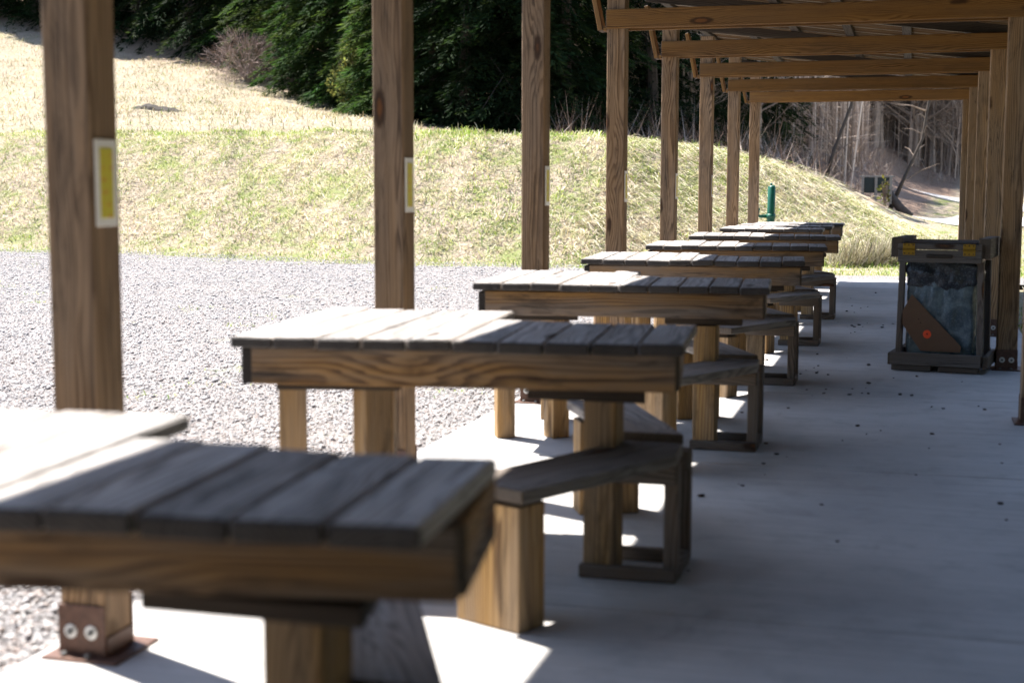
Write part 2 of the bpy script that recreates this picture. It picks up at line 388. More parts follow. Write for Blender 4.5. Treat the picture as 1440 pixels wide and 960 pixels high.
_w = np.linalg.solve(_A, np.r_[CPa[:, 2], 0, 0, 0])
def rbf(x, y):
    q = np.c_[x, y] / _sc
    out = np.empty(len(q))
    for i in range(0, len(q), 20000):
        s = q[i:i + 20000]
        out[i:i + 20000] = _tps(((s[:, None] - _xy[None]) ** 2).sum(-1)) @ _w[:_n] + np.c_[np.ones(len(s)), s] @ _w[_n:]
    return out
def sstep(a, b, x): t = np.clip((x - a) / (b - a), 0, 1); return t * t * (3 - 2 * t)
TOEX = [-60, -40, -18.8, -15, -9.2, -5.8, -3.5, -2, -0.5, 2]; TOEY = [32, 30, 26.4, 25.8, 23.7, 23.6, 24.4, 25.3, 26.0, 26.4]
CRX = [-60, -40, -18, -10, -5.3, -3, -1.7, -0.5, 0.7, 1.2]; CRZ = [2.6, 2.85, 2.72, 2.58, 2.36, 1.90, 1.33, 0.72, 0.08, 0]
def wob(x, y, k=1.0, seed=0.0):
    return (np.sin(1.3 * k * x + 0.7 * k * y + seed) + np.sin(-0.8 * k * x + 1.7 * k * y + 2.1 + seed) + np.sin(2.9 * k * x + 1.1 * k * y + 4 + seed) * 0.6 + np.sin(4.1 * k * y - 3.3 * k * x + seed * 2) * 0.4) / 3.0
def height(x, y):
    x = np.atleast_1d(np.asarray(x, float)); y = np.atleast_1d(np.asarray(y, float))
    toe = np.interp(x, TOEX, TOEY) + 0.18 * wob(x, y * 0, 2.0)
    w = sstep(0, 9, y - toe)
    flat = -0.10 + 0 * x
    base = rbf(x, y)
    left = sstep(-28, -45, x)
    w = np.maximum(w, left * sstep(5, 30, y))
    base = flat * (1 - w) + base * w
    hc = np.interp(x, CRX, CRZ) * (1 + 0.03 * wob(x, y, 0.8))
    t = (y - toe) / 5.6
    prof = np.interp(t, [0, 0.08, 0.5, 0.85, 1.0, 1.12, 1.5, 2.0, 2.3], [0, 0.05, 0.55, 0.93, 1.0, 0.985, 0.6, 0.12, 0])
    bermz = hc * prof - 0.10
    z = np.maximum(base, bermz)
    z = z + 0.05 * wob(x, y, 1.7) * sstep(0, 3, y - toe) * (hc > 0.1)
    z = z + 0.25 * wob(x, y, 0.35, 1.0) * sstep(40, 70, y) * sstep(0, -12, x)
    return z
TLX = [-110, -45, -37.6, -26.4, -19.5, -14.5, -9, -4, -1, 0.5, 3, 60]; TLY = [70, 64, 62, 56, 49, 40, 34, 32, 36, 62, 96, 100]
def treeline(x): return np.interp(x, TLX, TLY)

gx = np.r_[np.arange(-400, -120, 20), np.arange(-120, -30, 3), np.arange(-30, 8, 0.5), np.arange(8, 60, 3), np.arange(60, 401, 20)]
gy = np.r_[np.arange(-200, -30, 17), np.arange(-30, 18, 2), np.arange(18, 62, 0.5), np.arange(62, 190, 3), np.arange(190, 401, 21)]
XX, YY = np.meshgrid(gx, gy)
ZZ = height(np.clip(XX.ravel(), -120, 62), np.clip(YY.ravel(), -30, 190)) + 0.10 * np.maximum(0, YY.ravel() - 190)
nx, ny = len(gx), len(gy)
ii = np.arange(nx * ny).reshape(ny, nx)
quads = np.c_[ii[:-1, :-1].ravel(), ii[:-1, 1:].ravel(), ii[1:, 1:].ravel(), ii[1:, :-1].ravel()]
gme = fast_mesh('terrain', np.c_[XX.ravel(), YY.ravel(), ZZ], quads, M['ground'], smooth=True)
lit = sstep(-1.5, 2.5, YY.ravel() - treeline(XX.ravel()) + 0.8 * wob(XX.ravel(), YY.ravel(), 1.1))
toeg = np.interp(XX.ravel(), TOEX, TOEY)
grn = 0.25 + 0.55 * sstep(7, 3, np.abs(YY.ravel() - toeg - 3.0)) + 0.5 * sstep(2.2, 0, np.abs(YY.ravel() - toeg - 5.8)) + 0.9 * sstep(-1.5, 0.0, XX.ravel()) * sstep(75, 66, YY.ravel())
za = gme.color_attributes.new('zone', 'FLOAT_COLOR', 'POINT')
za.data.foreach_set('color', np.c_[lit, np.clip(grn, 0, 1), 0 * lit, 1 + 0 * lit].astype(np.float32).ravel())
tag(link('terrain', gme), kind='structure')

# gravel yard: thin uneven sheet on the flat ground
xs = np.arange(-45, -2.30, 0.35); ys = np.arange(-12, 31, 0.35)
GX, GY = np.meshgrid(xs, ys); GZ = -0.035 + 0.008 * wob(GX, GY, 3.0) + 0.006 * wob(GX, GY, 9.0)
edge = sstep(0.5, -0.8, GY - np.interp(GX, TOEX, TOEY) + 0.35 * wob(GX, GY, 1.3))
GZ = GZ - (1 - edge) * 0.25 - sstep(-28, -38, GX) * 0.3
jj = np.arange(GX.size).reshape(GX.shape)
gq = np.c_[jj[:-1, :-1].ravel(), jj[:-1, 1:].ravel(), jj[1:, 1:].ravel(), jj[1:, :-1].ravel()]
tag(link('gravel_yard', fast_mesh('gravel_yard', np.c_[GX.ravel(), GY.ravel(), GZ.ravel()], gq, M['gravel'], smooth=True)), kind='structure')

# gravel apron past the end of the slab
ax_ = np.arange(-2.3, 4.2, 0.2); ay_ = np.arange(20.67, 23.3, 0.2); AXX, AYY = np.meshgrid(ax_, ay_)
AZ = -0.03 + 0.01 * wob(AXX, AYY, 4.0) - 0.12 * sstep(22.0, 23.2, AYY + 0.5 * wob(AXX, AYY, 1.6)) - 0.15 * sstep(3.2, 4.2, AXX)
jj = np.arange(AXX.size).reshape(AXX.shape)
tag(link('gravel_apron', fast_mesh('gravel_apron', np.c_[AXX.ravel(), AYY.ravel(), AZ.ravel()], np.c_[jj[:-1, :-1].ravel(), jj[:-1, 1:].ravel(), jj[1:, 1:].ravel(), jj[1:, :-1].ravel()], M['gravel'], smooth=True)), kind='structure')

# pale road winding into the wood
def road(pts, width):
    P = []; d = np.array(pts, float)
    tt = np.linspace(0, len(d) - 1, 60); cx = np.interp(tt, range(len(d)), d[:, 0]); cy = np.interp(tt, range(len(d)), d[:, 1])
    for _ in range(6): cx[1:-1] = (cx[:-2] + cx[1:-1] * 2 + cx[2:]) / 4; cy[1:-1] = (cy[:-2] + cy[1:-1] * 2 + cy[2:]) / 4
    tx = np.gradient(cx); ty = np.gradient(cy); L = np.hypot(tx, ty); tx /= L; ty /= L
    V = []; K = 9
    for k in range(K):
        o = (k / (K - 1) - 0.5) * np.interp(tt / (len(d) - 1), [0, 0.5, 1], width) * (1 + 0.06 * np.sin(tt * 5 + k))
        V.append(np.c_[cx - ty * o, cy + tx * o])
    V = np.stack(V, 1).reshape(-1, 2); Z = height(V[:, 0], V[:, 1]) + 0.05
    i = np.arange(60 * K).reshape(60, K)
    q = np.c_[i[:-1, :-1].ravel(), i[:-1, 1:].ravel(), i[1:, 1:].ravel(), i[1:, :-1].ravel()]
    me = fast_mesh('road', np.c_[V, Z], q, M['road'], smooth=True)
    tag(link('road', me), kind='structure')
road([(60, 62), (30, 58), (10, 57.0), (4, 57.5), (0, 58.5), (-0.8, 59.5)], (12, 12, 7))
road([(40, 76), (20, 76), (10, 77), (6, 78.5), (4.0, 80.5), (1.6, 83)], (20, 17, 6))

# ------------------------------------------------------------------ concrete slab
S = 2.44; YP1 = 3.39; PX = -2.264; PW = 0.14; PRX = 0.61; NPOST = 8
slab = empty('concrete_slab', (0, 0, 0)); tag(slab, kind='structure')
SL0, SL1 = -2.34, 0.98
joints = [-9.2] + [YP1 + S * k + 0.85 for k in range(-4, 7)] + [20.66]
ycur = joints[0]
for y0, y1 in zip(joints[:-1], joints[1:]):
    board('slab_panel', slab, 'concrete', ((SL0 + SL1) / 2, (y0 + y1) / 2, -0.075), SL1 - SL0, y1 - y0 - 0.007, 0.15, 'x', ch=0.008)

# ------------------------------------------------------------------ the open shelter
shelter = empty('open_shelter', (0, 0, 0))
tag(shelter, 'long open timber shelter with post and beam frame and ribbed metal roof', 'shelter')
ROOF_X0, ROOF_Z0, SLOPE = -2.47, 3.135, -0.125
def roofz(x): return ROOF_Z0 + SLOPE * (x - ROOF_X0)
boltm = cyl_mesh('bolt', 0.009, 0.012, 6, M['boltdark'], 0.002)
washm = cyl_mesh('washer', 0.02, 0.004, 14, M['zinc'], 0.001)
def bracket_mesh(sign):
    """U shaped post foot: two side plates, base plate, one lip"""
    bm = bmesh.new()
    def bx(x0, x1, y0, y1, z0, z1):
        r = bmesh.ops.create_cube(bm, size=1.0)
        for v in r['verts']: v.co = Vector(((x0 + x1) / 2 + v.co.x * (x1 - x0), (y0 + y1) / 2 + v.co.y * (y1 - y0), (z0 + z1) / 2 + v.co.z * (z1 - z0)))
    h = PW / 2
    bx(-h - 0.003, h + 0.003, -h - 0.008, -h - 0.001, 0.0, 0.15)
    bx(-h - 0.003, h + 0.003, h + 0.001, h + 0.008, 0.0, 0.15)
    bx(h + 0.001, h + 0.006, -h, h, 0.0, 0.06)
    bx(-h - 0.035, h + 0.06, -h - 0.05, h + 0.05, 0.0005, 0.009)
    bmesh.ops.bevel(bm, geom=bm.edges[:], offset=0.0015, segments=1, affect='EDGES')
    me = bpy.data.meshes.new('post_foot'); bm.to_mesh(me); bm.free(); me.materials.append(M['rust'])
    return me
footm = bracket_mesh(1)
def post(x, y, ztop):
    pc = (x + PW / 2, y + PW / 2, 0.012 + (ztop - 0.012) / 2)
    p = board('post', shelter, 'post', pc, ztop - 0.012, PW, PW, 'z', ch=0.006)
    base = (Matrix.Translation(pc) @ AX['z']).inverted() @ Matrix.Translation((x + PW / 2, y + PW / 2, 0))
    link('post_foot', footm, p, mw=base.copy())
    for dx in (-0.032, 0.032):
        for (me, d) in ((washm, 0.0795), (boltm, 0.0865)):
            link('bolt' if me is boltm else 'washer', me, p, mw=base @ Matrix.Translation((dx, -d, 0.075)) @ RX(pi / 2))
    for dy in (-0.045, 0.03):
        link('bolt', boltm, p, mw=base @ Matrix.Translation((dy, -PW / 2 - 0.028, 0.014)))
    return p
for k in range(-5, NPOST):
    y = YP1 + S * k
    post(PX, y, roofz(PX) - 0.19)
    post(PRX, y, roofz(PRX + PW) - 0.19)
    # paired tie beams bolted to both faces of the posts
    for yy in (y - 0.0205, y + PW + 0.0205):
        xr = PRX + PW + 0.012 + random.uniform(-0.01, 0.02)
        board('beam', shelter, 'beam', ((PX + xr) / 2, yy, 2.485 + 0.07), xr - PX + 0.004, 0.038, 0.14, 'x')
    # sloping rafter above, seated on the posts
    xa, xb = ROOF_X0 + 0.04, 1.08
    L = (xb - xa) / cos(math.atan(-SLOPE)); mid = (xa + xb) / 2
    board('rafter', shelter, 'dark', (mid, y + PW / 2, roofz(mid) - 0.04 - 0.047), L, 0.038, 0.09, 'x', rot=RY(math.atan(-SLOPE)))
    # slanting eave brace outside the post
    zb, zt = 2.475, 2.955; x0, x1 = PX - 0.052, PX - 0.152
    L = math.hypot(zt - zb, x1 - x0); ang = math.atan2(x1 - x0, zt - zb)
    board('eave_brace', shelter, 'beam', ((x0 + x1) / 2, y + PW / 2, (zb + zt) / 2), L, 0.14, 0.036, 'z', rot=RY(ang))
    board('brace_block', shelter, 'beam', (PX - 0.018, y + PW / 2, 2.492), 0.032, 0.13, 0.036, 'x')
# purlins and eave boards run the whole length
RY0, RY1 = -9.3, 20.95
for i in range(7):
    x = ROOF_X0 + 0.06 + i * 0.575
    zc = roofz(x) - 0.021
    n = 0; yy = RY0
    while yy < RY1 - 0.01:
        ye = min(yy + 3 * S if n else YP1 - 2 * S - 0.02 + PW / 2, RY1)
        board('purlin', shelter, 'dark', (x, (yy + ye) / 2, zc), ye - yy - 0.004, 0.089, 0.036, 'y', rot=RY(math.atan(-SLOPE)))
        yy = ye; n += 1
# ribbed sheets
def sheet_mesh(w, L):
    prof = []; ribs = 4; p = w / ribs
    for i in range(ribs):
        b = -w / 2 + i * p
        prof += [(b, 0), (b + p * 0.36, 0), (b + p * 0.44, 0.019), (b + p * 0.56, 0.019), (b + p * 0.64, 0), (b + p * 0.8, 0.0), (b + p * 0.82, 0.004), (b + p * 0.86, 0.0)]
    prof.append((w / 2 + 0.03, 0.001))
    V = [(-L / 2, y, z) for y, z in prof] + [(L / 2, y, z) for y, z in prof]; n = len(prof)
    V += [(x, y, z + 0.002) for x, y, z in V]
    Fs = [(i, i + 1, n + i + 1, n + i) for i in range(n - 1)] + [(2 * n + i, 3 * n + i, 3 * n + i + 1, 2 * n + i + 1) for i in range(n - 1)]
    return mesh('roof_sheet', V, Fs, M['roof'])
sw = 0.9144; SLn = 3.66; shm = sheet_mesh(sw, SLn)
y = RY0 + sw / 2
mid = ROOF_X0 + SLn / 2 * cos(math.atan(-SLOPE))
while y < RY1 + 0.1:
    link('roof_sheet', shm, shelter, mw=Matrix.Translation((mid, y, roofz(mid) + 0.0005)) @ RY(math.atan(-SLOPE)))
    for q in range(0, 4, 2): board('rib_highlight', shelter, 'rib_highlight', (mid, y - sw / 2 + sw / 4 * (q + 0.02), roofz(mid) - 0.0035), SLn - 0.02, 0.010, 0.006, 'x', rot=RY(math.atan(-SLOPE)), ch=0.001)  # added pale strips stand in for rib edges catching the light
    y += sw

# yellow markers on the inner faces of the firing-line posts
ym = chamfer_box(0.008, 0.062, 0.19, 0.001, M['yellow'])
for k in range(6):
    y = YP1 + S * k
    plate = link('marker_plate', chamfer_box(0.005, 0.105, 0.235, 0.0015, M['white']), None, (PX + PW + 0.0032, y + PW / 2 + 0.008 * random.uniform(-1, 1), 1.312 + random.uniform(-0.006, 0.006)))
    tag(plate, 'narrow yellow marker plate with white border on the %s post from the berm end' % ['eighth', 'seventh', 'sixth', 'fifth', 'fourth', 'third'][k], 'marker', 'yellow markers on the post row facing the aisle')
    link('yellow_panel', ym, plate, (0.0005, 0, 0))

# ------------------------------------------------------------------ shooting benches with built-in chevron seats
YT1 = 1.765
ARM1 = [(-1.05, -0.975), (-0.715, -0.30), (-0.728, -0.085), (-0.93, -0.085), (-1.285, -0.845)]
ARM2 = [(-0.985, 0.085), (-0.752, 0.085), (-1.10, 0.86), (-1.335, 0.76)]
def bench(y0, dx=0.0, seat=True, width=1.47, ang=0.085, fr=0.0, dl=1.10, ds=0.66, legb=0.345, sdy=0.0, rx=0.0):
    t = empty('shooting_bench', (dx, y0, 0))
    X0, X1 = -2.122, -2.122 + width
    G = Matrix.Translation((X0, 0, 0)) @ RZ(ang + random.uniform(-0.008, 0.008)) @ Matrix.Translation((-X0, 0, 0))
    G2 = G @ Matrix.Translation((X0, 0, 0)) @ RZ(fr) @ Matrix.Translation((-X0, 0, 0))
    def tb(name, mat, c, L, W, T, axis='x', rot=None, ch=0.004):
        me = chamfer_box(L, W, T, ch, M[mat])
        link(name, me, t, mw=(G if name == 'board' else G2) @ Matrix.Translation(c) @ (rot if rot is not None else Matrix.Identity(4)) @ AX[axis])
    n = max(8, round(width / 0.144)); pitch = width / n; nl = (n + 1) // 2
    zt = 0.827
    for i in range(n):
        xc = X0 + pitch * (i + 0.5)
        d = dl if i < nl else ds + {0: 0.075, 1: 0.03, 2: 0.01}.get(i - nl, 0.0)
        e0 = random.uniform(-0.012, 0.009); e1 = random.uniform(-0.008, 0.010)
        rt = RZ(random.uniform(-0.004, 0.004)) @ RY(random.uniform(-0.018, 0.018)) @ RX(random.uniform(-0.004, 0.004))
        tb('board', 'top', (xc, (d + e0 + e1) / 2, zt - 0.019 + random.uniform(-0.003, 0.003)), d - e0 + e1, pitch - random.uniform(0.003, 0.007), 0.036, 'y', rt, 0.006)
    zr = zt - 0.043 - 0.060
    xs_ = X0 + pitch * nl - 0.03
    tb('front_rail', 'rail', ((X0 + X1 + rx) / 2 + 0.012, 0.058, zr), width - 0.085 + rx, 0.038, 0.120, 'x')
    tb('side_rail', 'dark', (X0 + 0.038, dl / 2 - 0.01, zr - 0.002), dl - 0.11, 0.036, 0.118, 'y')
    tb('side_rail', 'rail', (X1 - 0.04 + rx, ds / 2 + 0.01, zr - 0.002), ds - 0.14, 0.036, 0.118, 'y')
    tb('back_rail', 'rail', ((X0 + 0.058 + xs_) / 2, dl - 0.092, zr - 0.004), xs_ - X0 - 0.06, 0.036, 0.116, 'x')
    tb('back_rail', 'rail', ((xs_ + 0.02 + X1 - 0.06) / 2, ds - 0.10, zr - 0.004), X1 - 0.06 - xs_ - 0.022, 0.036, 0.116, 'x')
    tb('inner_rail', 'rail', (xs_, dl / 2 - 0.02, zr - 0.003), dl - 0.20, 0.036, 0.116, 'y')
    zl = zt - 0.043 - 0.125
    # legs
    for (lx, ly, a, w) in ((X0 + 0.085, 0.29, 0.45, 0.095), (X0 + legb, 0.37, 0.78, 0.10), (X0 + 0.17, dl - 0.17, 0.1, 0.095)):
        board('leg', t, 'leg', (lx, ly, (zl - 0.036) / 2), zl - 0.036, w, w, 'z', rot=RZ(a + random.uniform(-0.06, 0.06)))
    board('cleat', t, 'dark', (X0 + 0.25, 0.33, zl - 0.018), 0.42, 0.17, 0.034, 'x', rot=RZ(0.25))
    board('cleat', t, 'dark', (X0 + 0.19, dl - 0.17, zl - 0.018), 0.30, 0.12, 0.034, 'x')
    if not seat:
        board('leg', t, 'leg', (X1 - 0.33, 0.40, (zl - 0.036) / 2), zl - 0.036, 0.10, 0.10, 'z')
        board('cleat', t, 'dark', (X1 - 0.33, 0.40, zl - 0.018), 0.34, 0.14, 0.034, 'x')
    else:
        ys = 0.615 + (YT1 + S * round((y0 - YT1) / S)) - y0 + sdy
        prism('cleat', t, 'dark', [(-1.19, 0.24), (-0.80, 0.24), (-0.86, 0.545), (-1.13, 0.545)], zl - 0.036, zl - 0.001)
        board('pedestal_post', t, 'leg', (-0.985, ys - sdy - 0.165, (zl - 0.037) / 2), zl - 0.037, 0.14, 0.11, 'z')
        # box pedestal carrying the two seat planks
        for s, mat in ((-1, 'frame'), (1, 'frame')):
            yf = ys + (-0.215 if s < 0 else 0.045)
            board('bottom_rail', t, mat, (-0.885, yf - 0.022, 0.0235), 0.33, 0.04, 0.045, 'x')
            board('upright', t, mat, (-0.745, yf + 0.022, 0.20), 0.398, 0.043, 0.05, 'z')
            if s > 0: board('upright', t, mat, (-1.0, yf + 0.022, 0.20), 0.398, 0.043, 0.05, 'z')
            board('top_rail', t, mat, (-0.886, yf - 0.0215, 0.365), 0.325, 0.036, 0.07, 'x')
        board('side_rail', t, 'frame', (-0.735, ys - 0.085, 0.022), 0.214, 0.036, 0.042, 'y')
        prism('seat', t, 'seat', [(x, y + ys) for x, y in ARM1], 0.404, 0.444, math.atan2(0.89, 0.455))
        prism('seat', t, 'seat', [(x, y + ys) for x, y in ARM2], 0.404, 0.444, math.atan2(0.89, -0.455))
        for s, cy_, a in ((-1, -0.80, -0.42), (1, 0.735, 0.45)):
            board('seat_block', t, 'leg', (-1.165, ys + cy_, 0.19), 0.38, 0.125, 0.245, 'z', rot=RZ(a))
            board('shim', t, 'dark', (-1.160, ys + cy_, 0.392), 0.21, 0.10, 0.022, 'x', rot=RZ(a))
    return t
ORD = ['sixth', 'fifth', 'fourth', 'third', 'second', 'first']
for k, yb in enumerate((1.765, 4.17, 6.80, 9.24, 11.60, 13.99)):
    tag(bench(yb, random.uniform(-0.008, 0.008), **({0: dict(ang=0.075, fr=0.09, dl=0.86, ds=0.53, legb=0.18, sdy=-0.2, rx=0.05), 1: dict(fr=0.04)}.get(k, {}))), 'weathered L-shaped plank shooting table with chevron seat, %s before the seatless end tables' % ORD[k], 'shooting bench', 'shooting benches spaced one to each bay of the shelter')
for yy, dx, lb in ((16.45, -0.02, 'shorter plank table without a seat, next to the last L-shaped shooting bench'), (17.6, 0.02, 'shorter plank table without a seat, between two other seatless tables'), (18.75, 0.10, 'shorter plank table without a seat, last table before the grassy berm')):
    tag(bench(yy, dx, False, 1.17, 0.02), lb, 'table', 'seatless tables pushed together at the end of the row')

# ------------------------------------------------------------------ rubbish bin
bn = empty('rubbish_bin', (0.20, 10.46, 0), -0.16); bn.scale = (0.95, 0.95, 1)
tag(bn, 'waist-high wooden slatted rubbish bin with hinged lid beside a shelter post', 'bin')
W2 = 0.30; D2 = 0.27
for sx in (-1, 1):
    for sy, yy in ((-1, 0.0), (1, 2 * D2)):
        board('corner_post', bn, 'binwood', (sx * (W2 - 0.012), yy + 0.03 * -sy + (0.02 if sy < 0 else -0.02), 0.06 + 0.37), 0.70, 0.05, 0.045, 'z', rot=RY(-0.018 * sx))
    board('side_rail', bn, 'binwood', (sx * (W2 + 0.042), D2, 0.085), 0.60, 0.04, 0.085, 'y')
    board('top_block', bn, 'binwood', (sx * (W2 + 0.012), D2 - 0.01, 0.88), 0.62, 0.085, 0.14, 'y')
    board('foot', bn, 'binwood', (sx * 0.17 - 0.02, 0.02, 0.024), 0.29, 0.09, 0.038, 'x')
    board('foot', bn, 'binwood', (sx * 0.17 - 0.02, 2 * D2 - 0.02, 0.024), 0.29, 0.09, 0.038, 'x')
board('bottom_rail', bn, 'binwood', (-0.015, -0.03, 0.09), 0.66, 0.036, 0.088, 'x')
board('bottom_rail', bn, 'binwood', (-0.015, 2 * D2 + 0.03, 0.09), 0.66, 0.036, 0.088, 'x')
board('top_rail', bn, 'binwood', (0.0, -0.062, 0.822), 0.60, 0.036, 0.088, 'x')
board('handle', bn, 'dark', (0.0, -0.084, 0.825), 0.19, 0.018, 0.026, 'x', ch=0.008)
board('bin_floor', bn, 'dark', (0, D2, 0.06), 0.52, 0.50, 0.018, 'x')
lid_front = board('lid_rail', bn, 'binwood', (0.0, -0.062, 0.889), 0.60, 0.036, 0.04, 'x')
for i in range(4):
    board('lid_board', bn, 'dark', (0, 0.03 + 0.137 * i, 0.909), 0.515, 0.13, 0.024, 'x', rot=RX(0.03))
hingem = chamfer_box(0.086, 0.004, 0.038, 0.001, M['brass']); pinm = cyl_mesh('pin', 0.006, 0.09, 8, M['brass'])
scr = cyl_mesh('screw', 0.005, 0.003, 8, M['crumb'])
for sx in (-1, 1):
    h = link('hinge', hingem, bn, (sx * 0.215 - 0.005, -0.0825, 0.892)); link('hinge_leaf', hingem, h, (0, 0, -0.043)); link('pin', pinm, h, mw=Matrix.Translation((0, -0.004, -0.0215)) @ RY(pi / 2))
    for q in (-0.03, 0, 0.03):
        link('screw', scr, h, mw=Matrix.Translation((q, -0.0035, 0.008)) @ RX(pi / 2)); link('screw', scr, h, mw=Matrix.Translation((q, -0.0035, -0.05)) @ RX(pi / 2))
# wrinkled bag inside the frame and a liner folded over the rim
def bag_mesh(name, hw, hd, z0, z1, mat, amp, seed, ragged=0.0):
    n, mrow = 96, 26; V = []; Fs = []
    for j in range(mrow):
        f = j / (mrow - 1)
        for i in range(n):
            a = 2 * pi * i / n
            c_, s_ = cos(a), sin(a); k = 1.0 / max(abs(c_), abs(s_)) ** 0.8
            wr = amp * (sin(9 * a + seed + 2 * sin(5 * f + seed)) * 0.5 + sin(17 * a + 4 * f + seed * 3) * 0.35 + sin(31 * a - 9 * f) * 0.25 + 0.6 * sin(11 * f + 3 * a + seed))
            bulge = 0.02 * sin(pi * f)
            x = c_ * k * (hw + wr + bulge); y = s_ * k * (hd + wr + bulge)
            z = z0 + (z1 - z0) * f
            if ragged: z += (1 - f) * ragged * (sin(3 * a + seed) * 0.6 + sin(7 * a + 1.0) * 0.5 + sin(19 * a) * 0.2)
            V.append((x, y, z))
    for j in range(mrow - 1):
        for i in range(n): Fs.append((j * n + i, j * n + (i + 1) % n, (j + 1) * n + (i + 1) % n, (j + 1) * n + i))
    if not ragged: Fs.append(tuple(range(n - 1, -1, -1)))
    return mesh(name, V, Fs, mat, True)
tag(link('clear_bag', bag_mesh('clear_bag', 0.235, 0.205, 0.075, 0.78, M['bag'], 0.010, 1.0), None, mw=Matrix.Translation((0.20, 10.46, 0)) @ RZ(-0.16) @ Matrix.Diagonal((0.95, 0.95, 1, 1)) @ Matrix.Translation((0, D2, 0))),
    'crumpled blue translucent rubbish bag hanging inside the wooden bin', 'bag')
tag(link('bin_liner', bag_mesh('bin_liner', 0.252, 0.222, 0.60, 0.80, M['liner'], 0.012, 2.6, 0.022), None, mw=Matrix.Translation((0.20, 10.46, 0)) @ RZ(-0.16) @ Matrix.Diagonal((0.95, 0.95, 1, 1)) @ Matrix.Translation((0, D2, 0))),
    'dark wrinkled bin liner folded down over the rim inside the wooden bin', 'bin liner')
# cardboard target sheet standing in front of the bag, on the bin floor
def card():
    poly = [(-0.205, 0.545), (-0.268, 0.43), (-0.268, 0.33), (-0.13, 0.145), (0.155, 0.145), (0.165, 0.185)]
    V = [(x, -0.002, z) for x, z in poly] + [(x, 0.002, z) for x, z in poly]; n = len(poly)
    Fs = [tuple(range(n)), tuple(range(2 * n - 1, n - 1, -1))] + [(i, n + i, n + (i + 1) % n, (i + 1) % n) for i in range(n)]
    return mesh('target_sheet', V, Fs, M['card'])
cd = link('cardboard_target', card(), None, mw=Matrix.Translation((0.20, 10.46, 0)) @ RZ(-0.16) @ Matrix.Diagonal((0.95, 0.95, 1, 1)) @ Matrix.Translation((0, 0.022, 0)))
tag(cd, 'brown cardboard sheet with orange target spot leaning inside the wooden bin', 'target')
link('orange_spot', cyl_mesh('orange_spot', 0.030, 0.001, 24, M['orange']), cd, mw=Matrix.Translation((-0.085, -0.003, 0.265)) @ RX(pi / 2))
link('bullet_hole', cyl_mesh('bullet_hole', 0.006, 0.001, 8, M['hole']), cd, mw=Matrix.Translation((-0.085, -0.0045, 0.267)) @ RX(pi / 2))
for (hx, hz) in ((-0.15, 0.37), (-0.135, 0.345)):
    link('bullet_hole', cyl_mesh('small_hole', 0.004, 0.001, 8, M['hole']), cd, mw=Matrix.Translation((hx, -0.0035, hz)) @ RX(pi / 2))

# ------------------------------------------------------------------ green standpipe by the berm
def tube(bm, pts, radii, n=10, caps=True):
    rings = []; up0 = Vector((0, 0, 1))
    for i, p in enumerate(pts):
        p = Vector(p); d = (Vector(pts[min(i + 1, len(pts) - 1)]) - Vector(pts[max(i - 1, 0)])).normalized()
        a = d.cross(up0 if abs(d.z) < 0.9 else Vector((1, 0, 0))).normalized(); b = d.cross(a)
        rings.append([bm.verts.new(p + (a * cos(2 * pi * k / n) + b * sin(2 * pi * k / n)) * radii[i]) for k in range(n)])
    for r0, r1 in zip(rings[:-1], rings[1:]):
        for k in range(n): bm.faces.new((r0[k], r0[(k + 1) % n], r1[(k + 1) % n], r1[k]))
    if caps: bm.faces.new(rings[0]); bm.faces.new(rings[-1])
def tube_obj(name, parent, mat, pts, radii, n=10):
    bm = bmesh.new(); tube(bm, pts, radii, n); bmesh.ops.recalc_face_normals(bm, faces=bm.faces)
    me = bpy.data.meshes.new(name); bm.to_mesh(me); bm.free(); me.materials.append(M[mat])
    me.polygons.foreach_set('use_smooth', [True] * len(me.polygons))
    return link(name, me, parent)
sp = empty('standpipe', (-2.09, 22.1, float(height(-2.09, 22.1)[0])))
tag(sp, 'dark green metal standpipe with side elbow at the foot of the berm', 'standpipe')
tube_obj('pipe', sp, 'green', [(0, 0, 0), (0, 0, 0.9), (0.005, 0, 1.40), (0.0, 0, 1.42)], [0.06, 0.06, 0.058, 0.04], 14)
tube_obj('side_arm', sp, 'green', [(-0.04, 0, 0.955), (-0.16, 0, 0.95), (-0.20, 0, 0.965), (-0.205, 0, 1.06)], [0.028, 0.026, 0.028, 0.028], 10)
tube_obj('collar', sp, 'green', [(0, 0, 0.915), (0, 0, 0.99)], [0.07, 0.07], 14)
tube_obj('cap', sp, 'green', [(-0.205, 0, 1.035), (-0.205, 0, 1.075)], [0.04, 0.04], 10)
tube_obj('spout', sp, 'green', [(0.0, 0, 1.40), (0.0, -0.01, 1.455)], [0.020, 0.016], 8)

